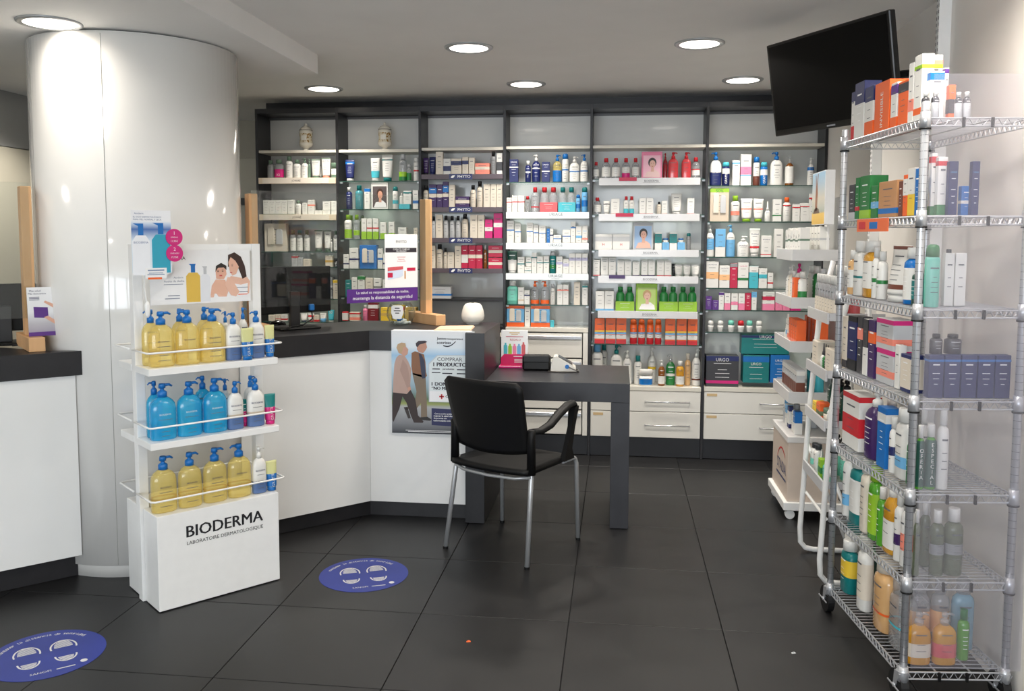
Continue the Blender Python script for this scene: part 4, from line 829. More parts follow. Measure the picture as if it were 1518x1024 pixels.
bay(3, 2, Z4, '''box 722 760 783 white b=.66:.72:red t=URIAGE:.88; box 763 806 768 white b=.6:.66:red t=URIAGE:.88; box 809 857 768 white b=.6:.66:red t=URIAGE:.88; flip 861 899 772 clear red; mic 904 968 703 clear red b=.25:.3:red; twin 973 1110 703 clear red b=0:0:rose; twin 1113 1247 703 clear teal b=0:0:aqua; can 1249 1282 760 sky blue b=.3:.6:blue; can 1291 1338 703 sky teal b=.3:.6:blue''')
bay(3, 3, Z5, ''.join('box %d %d %d white b=.55:.6:blue t=URIAGE:.88;' % q for q in ((723,778,138),(784,830,160),(874,922,155),(925,963,172),(968,1018,178)))+'box 1026 1050 198 blue; box 1052 1075 200 white b=.5:.6:navy; box 1077 1137 248 white b=.5:.6:blue; box 1146 1207 210 white b=.5:.56:blue; box 1209 1246 148 white b=.7:.76:blue; box 1249 1293 180 white b=.3:.45:sky t=EAU:.7:sky:.6; box 1296 1338 178 white b=.2:.3:coral t=EAU:.7:sky:.6')
bay(3, 4, Z5, '''tube 725 800 370 darkgreen white b=.0:.55:white; box 806 857 415 white b=.55:.62:teal t=URIAGE:.85; box 858 909 490 white b=.4:.5:teal; box 869 909 418 white base=486 b=.4:.5:teal w=white_carton_stacked_on_another; box 912 950 383 white b=.75:.8:teal; box 953 998 410 white b=.6:.66:teal; box 1001 1044 408 white b=.6:.66:teal; can 1048 1096 370 teal silver b=.3:.5:green; box 1099 1147 412 white b=.55:.7:lilac; box 1150 1194 430 white b=.5:.7:lilac; box 1196 1242 388 white b=.65:.8:lilac; box 1245 1292 388 white b=.65:.8:lilac; box 1295 1338 388 white b=.65:.8:lilac''')
bay(3, 5, Z5, '''flip 723 806 600 mint white b=.2:.7:mint; box 809 854 645 white b=.2:.3:beige; box 856 897 668 white b=.6:.7:navy; pump 903 967 598 clear orange b=.05:.25:orange; pump 978 1045 598 clear orange b=.05:.25:orange; flip 1054 1090 620 white silver; box 1106 1147 625 white b=.7:.76:coral; box 1149 1192 625 white b=.7:.76:coral; box 1233 1280 605 cream; box 1296 1338 632 white b=.9:1:teal''')
bay(3, 6, Z5, '''gift 722 856 762 sky b=.0:.2:orange b=.85:1:orange; box 859 900 795 white; gift 906 1050 762 sky b=.0:.2:orange b=.85:1:orange; box 1053 1082 895 aqua''', .04)
bay(4, 1, Z6, '''mic 88 132 465 clear red b=.2:.7:white; mic 149 210 437 clear red b=.15:.7:white; mic 219 276 437 clear red b=.15:.7:white; mic 289 345 437 clear red b=.1:.35:magenta b=.36:.7:white; mic 357 410 437 clear red b=.2:.7:white; card 424 568 395 pink t=b:.9 D=.02 w=pink_framed_display_card_of_a_woman; pump 573 606 405 clrose red r=1; pump 609 680 397 clrose red; pump 701 768 397 clrose red; mic 771 830 433 clear red b=.2:.5:white b=.5:.56:red''', .03)
bay(4, 2, Z6, '''mic 92 145 710 clear red b=.2:.7:white; tube 160 205 735 white white b=.7:.78:charcoal; box 213 272 720 white b=0:.06:coral; flip 301 335 703 white red b=.05:.4:aqua; flip 339 374 703 white red b=.05:.4:aqua; box 409 454 715 white b=0:.06:rose; box 457 505 715 white b=0:.06:rose; flip 531 560 740 cream black; box 563 602 735 white b=0:.06:coral; tube 628 703 683 white white; box 739 788 716 white b=0:.06:rose''', .03)
bay(4, 3, Z7, '''box 86 187 107 white b=.55:.85:silver t=H:.35:red:.12; box 190 290 107 white b=.55:.85:silver t=H:.35:red:.12; card 308 428 37 silver t=c:.9 D=.02 w=silver_framed_display_card_of_a_reclining_woman; box 437 477 95 white b=.4:.9:teal; box 479 520 155 sky; jar 483 516 132 white blue base=156; box 523 566 95 white b=.4:.9:teal; box 568 612 155 sky; jar 572 606 132 white blue base=156; can 621 648 100 grey teal''', .03)
bay(4, 4, Z7, ''.join('box %d %d %d white b=0:.08:%s t=BIODERMA:.9;' % q for q in ((76,115,258,'rose'),(122,164,243,'silver'),(167,208,243,'silver'),(217,258,260,'silver'),(260,299,260,'silver'),(307,347,267,'violet'),(357,395,260,'violet'),(398,437,260,'violet'),(449,490,260,'rose'),(492,533,260,'rose')))+'tube 553 600 283 white white b=.88:1:grey; tube 603 648 283 white white b=.88:1:grey; tube 651 700 283 white white b=.88:1:grey; tube 535 560 280 charcoal charcoal r=1', .03)
bay(4, 5, Z7, '''box 90 142 440 white b=0:.1:sky; box 144 197 440 white b=0:.1:sky; twin 207 318 415 green green b=0:0:lime; card 326 452 397 lime t=d:.9 D=.02 w=green_framed_display_card_of_mother_and_child; twin 462 573 415 green green b=0:0:lime; twin 575 685 415 green green b=0:0:lime''', .03)
bay(4, 6, Z7, ''.join('box %d %d %d orange b=0:.16:red b=.2:.36:white b=.38:.46:sky b=.47:.53:yellow;' % q for q in ((85,143,600),(150,207,600),(212,270,600),(498,556,605),(566,622,605),(630,686,605)))+''.join('can %d %d 605 orange orange b=.0:.3:red b=.32:.5:white b=.52:.6:sky;' % q for q in ((292,333),(340,380),(390,430),(438,477))), .03)
bay(4, 7, Z7, '''flip 66 134 735 white sky b=.1:.3:sky; flip 120 160 725 white teal r=1; pump 177 248 755 white teal b=.45:.55:aqua; pump 249 303 787 white white; flip 315 362 818 white teal; jar 345 425 900 white white b=.1:.7:blue r=-.6; pump 397 445 768 white white b=.5:.6:yellow r=.8; pump 457 497 845 clbrown white b=.1:.5:white r=-.4; pump 503 557 812 green clear b=.4:.5:white; flip 562 610 850 clhoney white b=.1:.5:white r=-.5; flip 613 648 805 clpeach cream; pump 655 708 780 white white b=.2:.25:brown''', .07)
bay(5, 1, Z8, '''pump 108 188 397 white blue b=0:.52:navy t=Gel_Baño:.4:white; can 191 245 465 navy aqua b=.62:.9:white t=GRATIS:.3:white:-.45; box 261 312 455 white b=.85:.92:sky; box 319 392 413 white b=.35:.6:pink b=.3:.34:sky; can 407 453 430 white blue b=.0:.4:brown; can 456 508 465 blue aqua b=.55:.85:white t=GRATIS:.3:white:-.45; pump 527 613 395 white blue; pump 630 692 425 clbrown clear b=.1:.85:white; pump 782 830 435 white white b=.7:.85:blue''')
bay(5, 2, Z8, '''gift 106 238 648 beige b=.88:1:lime t=50%:.92:green:.4; flip 252 315 698 white lime b=.3:.5:coral; tube 321 402 718 white lime b=.45:.52:coral; tube 407 478 720 white lime b=.45:.52:coral; drop 486 525 738 white white; box 541 600 725 white b=.25:.3:green; flip 612 667 710 white orange b=.8:.85:red; box 678 727 758 white b=.78:.84:red; box 731 791 750 white b=.78:.84:red; box 793 825 685 white b=.8:.86:red''')
bay(5, 3, Z10, '''pump 62 108 50 white white b=.3:.75:sky; box 113 167 70 white b=.35:1:sky; pump 173 222 48 white sky b=.0:.7:sky; pump 232 296 110 white white t=Multilind:.55:navy; tube 299 357 68 white white t=Multilind:.8:navy b=.2:.28:red; box 361 416 107 white t=Multilind:.82:navy b=.1:.14:red; box 432 480 70 white; box 500 545 75 white''')
bay(5, 4, Z10, '''box 60 130 247 white t=LACTACYD:.88:navy b=.35:.6:peach; box 134 190 270 white t=LACTACYD:.88:navy b=.35:.6:peach; box 192 232 258 crimson b=.85:1:grey; box 235 292 252 white t=cumlaude:.86:magenta b=.3:.4:green; box 296 345 272 aqua b=.72:1:white; box 348 392 285 white b=.5:.7:aqua; box 396 425 310 white b=.3:.4:red''')
bay(5, 5, Z10, '''box 58 92 436 purple; box 94 130 458 purple; box 131 158 415 white b=.85:1:purple; box 161 193 418 white b=.0:.4:pink; box 198 234 420 white b=.3:.5:pink; box 237 271 420 white b=.0:.4:pink; box 273 305 418 crimson t=50:.8:white:.5; box 309 336 412 white b=.7:1:sky; box 369 434 412 white b=.0:.35:pink b=.55:.75:crimson; box 437 475 465 pink; box 477 515 470 pink; box 518 575 480 magenta''')
bay(5, 6, Z10, '''roll 71 103 568 white white; roll 124 157 568 white white; roll 181 216 566 white mint; roll 234 270 568 white red; roll 281 316 568 white mint; roll 334 368 570 white white''')
bay(5, 7, Z10, '''box 61 240 760 charcoal t=URGO:.88:white:.4 b=.84:1:navy b=.1:.2:magenta D=.12; box 262 405 755 teal b=.75:.95:blue t=URGO:.68:white:.4 D=.12 base=905; box 410 515 755 blue t=URGO:.8:white:.5 D=.12 base=905; box 252 515 648 teal b=.86:1:navy t=URGO:.92:white:.25 base=750 D=.1 w=long_teal_carton_lying_on_top_of_others''', .03)
# apothecary jars on the top boards
def apothecary(b, px, label):
    p = onv(px, 200, (0, YF+.10, 0), (0, 1, 0)); t = thing('apothecary_jar', label, 'jar', (p.x, YF+.10, SZ[b][0]+.0006), 0, 'painted pharmacy jars on the top shelves')
    M_CER = mat((232,226,212), .15, coat=.4, name='glazed_ceramic')
    S = [(0, .024), (.006, .026), (.014, .017), (.022, .02), (.034, .044), (.05, .050), (.066, .046), (.09, .042), (.115, .046), (.132, .050), (.146, .046)]
    put('jar_body', MB().loft([(z, r, r, 2) for z, r in S], 28), M_CER, t, smooth=True)
    put('jar_lid', MB().loft([(.1465, .047, .047, 2), (.152, .046, .046, 2), (.168, .034, .034, 2), (.178, .014, .014, 2), (.186, .009, .009, 2), (.192, .012, .012, 2), (.20, .003, .003, 2)], 28), M_CER, t, smooth=True)
    put('painted_band', MB().loft([(.058, .0492, .0492, 2), (.066, .0466, .0466, 2), (.09, .0426, .0426, 2), (.115, .0466, .0466, 2), (.124, .0486, .0486, 2)], 28, caps=False), textured('floral_glaze', (226,216,190), (150,110,40), 70, .2, 2, lo=.5, hi=.62), t, smooth=True)
    put('painted_cartouche', MB().add([(x, -math.sqrt(max(0, .0478**2-x*x))-.0004, z) for z in (.074, .108) for x in (-.02, -.01, 0, .01, .02)], [(i, i+1, i+6, i+5) for i in range(4)]), mat((236,232,222), .3), t)
    put('lid_ring', MB().loft([(.1462, .0476, .0476, 2), (.1492, .0478, .0478, 2)], 28, caps=False), mat((70,50,40), .3), t)
apothecary(0, 453.5, 'painted white apothecary jar on the top board, first bay'); apothecary(1, 570.5, 'painted white apothecary jar on the top board, second bay')
flush()

# ================================================================== WHITE FLOOR DISPLAY before the column
DU = Vector((.66, .751, 0)).normalized(); DV = Vector((-DU.y, DU.x, 0)); DP = Vector((-1.831, 3.221, 0)); DA = math.atan2(DU.y, DU.x); DW = .53
t = thing('display_stand', 'white floor display stand with three tiers of shower bottles', 'display stand', DP, DA)
put('front_box', B((0, 0, .004), (DW, .155, .398), .0015), M_WHITEM, t)
put('rear_box', B((0, .205, .004), (DW, .36, .398), .0015), M_WHITEM, t)
for x in (-.012, DW-.026): put('post', B((x, .158, .001), (x+.038, .202, 1.495), .0015), M_WHITEM, t)
put('top_bar', B((.0265, .164, 1.462), (DW-.0265, .196, 1.494), .001), M_WHITEM, t)
put('back_panel', B((.027, .176, .01), (DW-.027, .184, .45)), M_WHITEM, t)
for z in (.70, 1.0):
    put('shelf', B((-.015, -.004, z-.028), (DW+.008, .157, z), .0015), M_WHITEM, t)
    put('shelf', B((-.015, .203, z-.028), (DW+.008, .36, z), .0015), M_WHITEM, t)
for z in (.40, .70, 1.0):
    zz = z+.065
    for s, y0, y1 in ((1, .16, -.018), (-1, .20, .378)):
        r = .012*s; P = [(-.022, y0, zz), (-.022, y1+r, zz), (-.022+.012, y1, zz), (DW+.012, y1, zz), (DW+.024, y1+r, zz), (DW+.024, y0, zz)]
        put('guard_rail', MB().tube(P, .004, 8), M_WHITEM, t, smooth=True)
tx = MB(); text(tx, 'BIODERMA', DW*.54, .312, w=.335, y=-.0012, bold=.03); text(tx, 'LABORATOIRE DERMATOLOGIQUE', DW*.54, .262, w=.335, y=-.0012); put('lettering', tx, mat((34,34,38), .4), t)
# hanging sign between the posts
sg = thing('display_sign', 'printed sign of mother and child hung in the display stand', 'sign', DP+DU*.27+DV*.145+Vector((0, 0, 1.243)), DA); sg.rotation_euler.y = .0
sw, sh = .435, .226
put('sign_board', B((-sw/2, 0, 0), (sw/2, .004, sh)), M_PAPER, sg)
ss = lambda X, Y: ((X-165)/(762-165)*sw-sw/2, (592-(Y+(X-165)*.03))/(592-295)*sh)
def sp(pts, c, e=.0003, n='printed_figure', rough=.5): put(n, MB().prism([ss(*p) for p in pts], -e-.0004, -e), mat(c, rough), sg)
sp([(510,552),(520,490),(548,452),(600,470),(640,430),(700,440),(742,436),(760,460),(752,530),(700,545)], (228,184,162))
sp([(540,520),(560,548),(610,548),(640,470),(700,480),(745,470),(740,545),(530,556)], (238,238,240), .0007)
sp([(548,445),(545,392),(575,362),(606,378),(612,420),(596,448),(570,450)], (222,170,146), .0011); sp([(544,408),(548,374),(580,356),(612,372),(612,396),(596,382),(560,384)], (40,32,30), .0015)
sp([(622,380),(624,310),(664,294),(704,318),(728,372),(738,432),(712,446),(690,392),(670,350)], (58,38,34), .0011); sp([(624,352),(640,322),(668,342),(690,376),(672,418),(648,428),(634,408)], (226,178,154), .0015)
sp([(512,540),(520,486),(546,450),(572,452),(604,452),(612,500),(606,545),(540,530)], (226,178,154), .0011)
sp([(600,480),(618,436),(640,440),(690,520),(668,548),(636,540)], (230,186,164), .0019)
for X, Y, w2, h2, c in ((560,406,9,4,(60,40,36)),(588,404,9,4,(60,40,36)),(576,428,16,7,(190,70,70)),(648,372,10,3,(60,40,36)),(640,410,14,5,(190,80,80)),(648,362,12,2,(70,46,40)),(560,398,10,2,(50,38,34)),(588,396,10,2,(50,38,34))):
    sp([(X-w2/2, Y-h2/2), (X+w2/2, Y-h2/2), (X+w2/2, Y+h2/2), (X-w2/2, Y+h2/2)], c, .0023, 'printed_feature')
def sbottle(X0, X1, Y0, Y1, c, cp):
    p, q = ss(X0, Y1), ss(X1, Y0); w2 = (q[0]-p[0])/2; H = q[1]-p[1]; cx = (p[0]+q[0])/2
    put('printed_bottle', MB().prism([(cx-w2, p[1]), (cx+w2, p[1]), (cx+w2, p[1]+H*.68), (cx+w2*.6, p[1]+H*.77), (cx-w2*.6, p[1]+H*.77), (cx-w2, p[1]+H*.68)], -.0008, -.0002), mat(c), sg)
    put('printed_pump', MB().prism([(cx-w2*.3, p[1]+H*.775), (cx+w2*.3, p[1]+H*.775), (cx+w2*.3, p[1]+H*.93), (cx+w2*.4, p[1]+H), (cx-w2*.6, p[1]+H), (cx-w2*.3, p[1]+H*.95)], -.0008, -.0002), mat(cp), sg)
sbottle(370, 452, 362, 578, (222,184,80), 'blue'); sbottle(452, 512, 375, 575, (226,228,232), 'silver')
tx = MB(); q = ss(300, 335); text(tx, 'BIODERMA', q[0], q[1], w=.10, y=-.0008); put('lettering', tx, M_INK, sg)
tx = MB(); q = ss(325, 440); text(tx, 'Atoderm', q[0], q[1], w=.04, y=-.0008); q = ss(300, 460); text(tx, 'Aceite de ducha', q[0], q[1], w=.085, y=-.0008)
for X0, X1, Y in ((240, 350, 478), (262, 330, 540), (245, 330, 556), (665, 745, 495), (675, 745, 520)): p = ss(X0, Y+3); k = ss(X1, Y-3); rects(tx, [(p[0], p[1], k[0], k[1])], -.0022)
put('lettering', tx, mat((110,120,140)), sg)
p = ss(682, 538); k = ss(740, 532); put('printed_bar', B((p[0], -.0024, p[1]), (k[0], -.002, k[1])), mat('orange'), sg)
for x in (-.12, .12): put('sign_hook', MB().tube([(x, .002, sh-.004), (x, .0, sh+.012), (x, .002, sh+.026)], .0018, 6), M_WHITEP, sg)
# price card at the corner
pc = thing('price_card', 'price card with two magenta circles clipped to the display post', 'sign', DP+DU*.035+DV*.06+Vector((0, 0, 1.36)), DA); pw, ph = .155, .27
put('card_sheet', MB().prism([(-pw/2, .02), (pw*.1, 0), (pw/2, .02), (pw/2, ph), (-pw/2, ph)], 0, .003), ramp('card_print', [(0, (226,234,240)), (.55, (214,228,240)), (.72, (70,110,175)), (.80, (200,214,232)), (.84, (240,240,242)), (1, (240,240,242))]), pc)
def cb(cx, w2, z0, H, c, cp):
    put('printed_bottle', MB().prism([(cx-w2, z0), (cx+w2, z0), (cx+w2, z0+H*.66), (cx+w2*.55, z0+H*.77), (cx-w2*.55, z0+H*.77), (cx-w2, z0+H*.66)], -.0008, -.0002), mat(c), pc)
    put('printed_pump', MB().prism([(cx-w2*.3, z0+H*.775), (cx+w2*.3, z0+H*.775), (cx+w2*.3, z0+H), (cx-w2*.9, z0+H), (cx-w2*.3, z0+H*.95)], -.0008, -.0002), mat(cp), pc)
cb(-.042, .034, .012, .205, (236,238,242), 'blue'); cb(.036, .036, .02, .20, (44,160,186), 'blue')
tx = MB(); text(tx, 'BIODERMA', -.042, .142, w=.056, y=-.0012); text(tx, 'Atoderm', -.048, .257, w=.036, y=-.0006); text(tx, 'EL DÚO DERMATOLÓGICO', -.015, .244, w=.11, y=-.0006); text(tx, 'PARA PIEL NORMAL Y SECA', -.015, .233, w=.11, y=-.0006); put('lettering', tx, mat((90,110,150)), pc)
for z, L in ((.163, (('1', .018), ('UNIDAD', .007), ('11,95€', .012))), (.098, (('2', .018), ('UNIDADES', .007), ('19,95€', .012)))):
    x = .088; q = put('price_circle', MB().tube([(x, -.003, z), (x, -.0055, z)], .034, 32), mat('magenta', .4), pc)
    tx = MB()
    for (s, h2), dz in zip(L, (.017, .0, -.016)): text(tx, s, x, z+dz, h=h2*.75, y=-.0062)
    put('lettering', tx, M_PW, q)
put('brand_tag', B((-.03, -.0025, -.002), (.055, -.0005, .04)), M_PAPER, pc); put('brand_tag', B((-.02, -.0032, -.006), (.035, -.0026, .002)), mat('orange'), pc)
tx = MB(); rects(tx, [(-.02, .028, .045, .033), (-.022, .012, .046, .015), (-.016, .018, .04, .021)], -.003); put('lettering', tx, mat((120,140,170)), pc)
ch = MB().tube([(-.03, .004, .02), (-.028, .02, -.04), (-.02, .02, -.1)], .003, 6); put('tether', ch, M_WHITEP, pc); put('tether_grip', MB().loft([(-.16, .004, .004, 2), (-.15, .010, .006, 2), (-.11, .012, .006, 2), (-.095, .004, .004, 2)], 10, (-.018, .02)), M_WHITEP, pc, smooth=True)
Z11 = (180, 300, 3.94); Z12 = (180, 520, 2.56)
def disp(z, Z, spec, tier): shelf_row(spec, Z, z, '%s tier of white stand' % tier, 'bottles on the %s tier of the white display stand' % tier, DP, DU, .03, .07, .075)
YB_ = 'b=.30:.34:gold t=BIODERMA:.46:navy:.45'
disp(1.0, Z11, '''pump 168 318 640 cloil blue %s; pump 326 468 630 cloil blue %s; pump 471 620 622 cloil blue %s; pump 125 232 628 cloil blue r=1; pump 300 395 622 cloil blue r=1; pump 446 540 612 cloil blue r=1; pump 617 708 645 white blue b=0:.36:slate b=.36:.41:beige t=BIODERMA:.5:navy; pump 752 842 635 white blue b=0:.36:slate b=.36:.41:beige t=BIODERMA:.5:navy; pump 590 640 637 white blue r=1; pump 692 746 615 white blue r=1; tube 707 780 735 pistachio blue b=0:.5:blue t=GRATIS:.35:white:-.42 r=-.5 D=.03; tube 848 904 718 pistachio blue b=0:.5:blue t=GRATIS:.35:white:-.42''' % (YB_, YB_, YB_), 'top')
disp(.70, Z12, '''pump 114 215 128 clgel blue t=BIODERMA:.46:white:.45; pump 218 312 120 clgel blue t=BIODERMA:.46:white:.45; pump 318 408 107 clgel blue t=BIODERMA:.46:white:.45; pump 98 160 117 clgel blue r=1; pump 283 345 97 clgel blue r=1; pump 408 467 118 white blue b=0:.36:slate b=.36:.41:beige t=BIODERMA:.5:navy; pump 484 547 107 white blue b=0:.36:slate b=.36:.41:beige t=BIODERMA:.5:navy; pump 380 420 108 white blue r=1; pump 474 524 97 white blue r=1; tube 551 593 165 teal magenta b=0:.5:magenta t=GRATIS:.35:white:-.42; tube 458 482 185 teal magenta b=0:.5:magenta r=.5''', 'middle')
disp(.40, Z12, '''pump 118 216 405 cloil blue %s; pump 223 311 390 cloil blue %s; pump 319 407 373 cloil blue %s; pump 413 499 357 cloil blue %s; pump 502 554 367 white white b=0:.35:slate t=BIODERMA:.5:navy; tube 556 598 420 pistachio blue b=0:.5:blue t=GRATIS:.35:white:-.42''' % (YB_, YB_, YB_, YB_), 'bottom')
flush()

# ================================================================== CHROME WIRE RACK
RN = Vector((.945, 2.88, 0)); RF = Vector((.875, 3.57, 0)); RU = (RN-RF).normalized(); RV = Vector((-RU.y, RU.x, 0)); RL = (RN-RF).length; RD = .33
RZ = [1.905, 1.60, 1.305, 1.012, .708, .418, .115]
rk = thing('wire_rack', 'tall chrome wire rack on casters with seven stocked shelves', 'rack', RF, math.atan2(RU.y, RU.x))
def post(): return MB().loft([(.10, .0125, .0125, 2), (1.945, .0125, .0125, 2), (1.95, .010, .010, 2)], 16)
_gm = MB()
for i in range(73): _gm.loft([(.121+i*.025, .0127, .0127, 2), (.1225+i*.025, .0127, .0127, 2)], 12, caps=False)
_gm = _gm.mesh('groove_rings'); _gm.materials.append(mat((90,92,96), .4))
_pm = post().mesh('post', True); _pm.materials.append(M_CHROME)
_cm = MB().loft([(-.028, .0175, .0175, 2), (.022, .0155, .0155, 2)], 14).mesh('collar', True); _cm.materials.append(M_CHROME)
_cb = MB().loft([(-.0335, .018, .018, 2), (-.0285, .018, .018, 2)], 14).mesh('collar_ring', True); _cb.materials.append(M_BLACKP)
CR = [(0, 0), (RL, 0), (0, RD), (RL, RD)]
for x, y in CR: tag(link('groove_rings', _gm, None, link('post', _pm, None, rk, (x, y, 0))), kind='stuff')
M_LINER = sheet((245,246,247), .97, .05, name='shelf_liner')
for z in RZ:
    m = MB(); r = .0022; zt, zl = -.002, -.030
    for a, b in (((0, 0), (RL, 0)), ((0, RD), (RL, RD)), ((0, 0), (0, RD)), ((RL, 0), (RL, RD))):
        for q in (zt-.004, zl): m.tube([(a[0], a[1], q), (b[0], b[1], q)], .003, 6)
        L = math.hypot(b[0]-a[0], b[1]-a[1]); n = int(L/.03); pts = []
        for i in range(n*2+1): k = i/(2*n); pts.append((a[0]+(b[0]-a[0])*k, a[1]+(b[1]-a[1])*k, zt-.004 if i % 2 else zl))
        m.tube(pts, r, 5)
    for i in range(1, 27): x = RL*i/27; m.tube([(x, 0, zt-.001), (x, RD, zt-.001)], .0016, 5)
    for y in (RD*.33, RD*.67): m.tube([(0, y, zt-.0045), (RL, y, zt-.0045)], .0028, 6)
    s_ = put('wire_shelf', m, M_CHROME, rk, (0, 0, z))
    for x, y in CR: link('collar', _cm, None, s_, (x, y, -.008)); link('collar_ring', _cb, None, s_, (x, y, -.008))
    for k, x in enumerate((RD*.35, RD*.62)): put('hook_clip', B((RL+.003, x-.004, -.034), (RL+.012, x+.004, -.004), .001), M_BLACKP, s_)
for x, y in CR:
    c = put('caster', MB().tube([(x-.028, y-.013, .052), (x-.028, y+.013, .052)], .052, 28), mat((16,16,17), .5), rk)
    put('caster_fork', MB().prism([(x-.034, .048), (x-.02, .048), (x+.014, .106), (x-.026, .106)], y-.018, y-.0145).prism([(x-.034, .048), (x-.02, .048), (x+.014, .106), (x-.026, .106)], y+.0145, y+.018).tube([(x-.028, y-.02, .052), (x-.028, y+.02, .052)], .008, 10).loft([(.104, .022, .02, 2), (.112, .022, .02, 2)], 16, (x-.004, y)), M_CHROME, c)
    put('brake_lever', B((x-.07, y-.0225, .049), (x+.02, y-.0185, .055), .001), M_CHROME, c)
# clear plastic sheet over the short side facing the entrance
NX, NZ = 26, 60; V = []; rr = random.Random(3)
ph = [(rr.uniform(0, 6), rr.uniform(4, 16), rr.uniform(-8, 8), rr.uniform(.0006, .0022)) for _ in range(9)]
for i in range(NZ+1):
    for j in range(NX+1):
        y = .012+(RD+.10)*j/NX; z = .13+1.90*i/NZ; b = sum(a*math.sin(p+kx*y*2.2+kz*z) for p, kx, kz, a in ph)
        V.append((RL+.024+b, y, z))
put('plastic_cover', MB().add(V, [(i*(NX+1)+j, i*(NX+1)+j+1, (i+1)*(NX+1)+j+1, (i+1)*(NX+1)+j) for i in range(NZ) for j in range(NX)]), vinyl(), rk, smooth=True)
R0, RSU = RF, RU; RS0 = RN; RS = RV
Z13 = (1220, 60, 3.413); Z14 = (1220, 330, 3.53); Z15 = (1220, 560, 4.265); Z16 = (1220, 740, 3.604)
LV = ['top', 'second', 'third', 'fourth', 'fifth', 'sixth', 'bottom']
def rlong(k, Z, spec, t=.03): shelf_row(spec, Z, RZ[k], '%s shelf of chrome rack' % LV[k], 'products on the %s shelf of the chrome rack' % LV[k], RF, RU, t, .10, .085, gap=.94)
def rshort(k, Z, spec, t=.03): shelf_row(spec, Z, RZ[k], '%s rack shelf behind plastic' % LV[k], 'products behind the plastic cover on the %s rack shelf' % LV[k], RN, RV, t, .09, .07, gap=.95)
rlong(0, Z13, '''box 146 163 262 white b=0:.3:red b=.8:1:navy; box 163 212 212 navy b=.0:.62:white; box 214 258 235 white b=.0:.3:orange b=.7:1:navy; box 263 340 210 orange t=INVISIBLE:.45:white:-.7; box 345 378 215 white b=.75:.95:purple b=0:.25:orange; box 382 434 205 orange b=.75:.95:charcoal''')
rlong(0, Z13, '''box 436 462 115 white b=.2:.4:coral; box 465 505 75 white b=.78:.84:lime b=.1:.2:orange''')
rshort(0, Z13, '''box 520 610 72 white b=.8:.86:lime b=.86:.92:coral r=1.6; box 543 618 155 white b=.82:.97:blue r=.5; box 618 638 138 white b=.9:.98:purple r=1.4; flip 556 598 252 charcoal white b=0:.7:silver; box 638 674 225 orange b=.2:.6:charcoal r=.8; flip 676 714 260 charcoal white b=0:.7:silver; flip 718 757 258 charcoal white b=0:.7:silver; flip 507 549 256 charcoal white b=0:.7:silver r=.1''', .035)
rlong(1, Z13, '''box 132 162 730 charcoal b=.0:.2:silver; box 165 185 695 green b=.2:.3:red; box 187 240 685 green b=.0:.2:lime; box 244 277 735 green b=.3:.5:sky; box 281 378 712 tan b=.1:.25:blue; box 384 404 712 brown; box 407 428 680 orange b=.5:.9:white; box 431 466 645 yellow b=.45:1:white; box 468 492 648 blue''')
rshort(1, Z13, '''box 552 582 572 white b=.85:.95:red b=0:.15:green r=.6; box 585 634 590 white b=.85:.93:red b=0:.18:green r=.3; box 640 688 612 navy t=URGO:.8:sky:.7; box 700 752 737 blue b=.4:.5:white r=.2; box 757 797 612 navy t=URGO:.8:sky:.7''', .05)
rlong(2, Z14, '''flip 122 148 145 clpeach white b=.2:.7:white; flip 152 194 95 white white b=.4:.45:teal; flip 198 250 95 clhoney white b=.2:.8:white; flip 252 272 130 white white b=.4:.5:green; flip 275 300 150 white white b=.4:.5:green; tube 304 408 120 white white b=.93:1:brown b=.1:.2:brown; flip 412 450 130 blue white b=.1:.8:white; flip 452 490 220 darkgreen white b=.2:.8:teal''')
rshort(2, Z14, '''can 552 632 115 mint green t=:.5; box 640 692 160 white r=.7; box 695 756 160 white r=.7; flip 645 690 140 white charcoal r=2'''.replace('t=:.5', ''), .03)
rlong(3, Z14, '''box 104 128 490 cream b=0:.15:charcoal; box 131 178 490 black b=.2:.9:navy; box 182 208 492 charcoal b=.6:.8:coral; box 211 236 505 white b=.5:1:charcoal; box 239 274 510 violet b=.6:.8:orange; box 279 372 662 silver b=.85:1:magenta b=.2:.4:coral; box 279 372 505 silver base=668 b=.85:1:magenta b=.2:.4:coral w=silver_carton_stacked_on_its_twin; box 378 402 640 white; box 406 460 690 navy b=.1:.9:cream''')
rshort(3, Z14, ''.join('box %d %d 695 navy b=.85:.9:blue;' % q for q in ((554,636),(638,724),(726,811),(813,902),(904,988)))+'flip 572 640 585 charcoal black base=690 r=.3; flip 652 745 588 charcoal black base=690 r=.3', .03)
rlong(4, Z15, '''box 125 235 100 white b=.25:.6:red b=.9:1:red; pump 245 330 80 violet white; pump 355 425 90 violet white r=1.2; box 345 402 185 blue b=.75:.9:white; flip 412 440 250 white white b=.4:.6:navy; flip 444 520 190 white white b=.2:.4:sky; flip 524 548 340 green white''')
rshort(4, Z15, '''flip 603 660 305 clgreen white b=.05:.95:darkgreen t=OFERTA:.40:white:-1.5; flip 663 738 298 clgreen white b=.05:.95:darkgreen t=ESPECIAL:.40:white:-1.66; flip 742 820 205 white white; flip 625 690 205 white white r=1''', .035)
rlong(5, Z15, '''flip 118 152 430 white white b=.2:.4:sky; flip 154 225 480 teal white b=.2:.8:white; flip 229 275 510 cream white; flip 278 330 560 clgreen lime b=.1:.8:lime; flip 333 365 690 clgreen white; pump 368 440 640 clhoney white b=.1:.6:white; flip 443 478 720 white white b=.3:.5:violet; flip 481 525 750 white white b=.3:.6:coral''')
rshort(5, Z16, '''flip 494 530 60 clolive white; flip 533 590 20 clolive white r=.9; flip 592 668 65 clolive white b=.4:.6:grey; flip 672 775 60 clolive white b=.4:.6:grey''', .035)
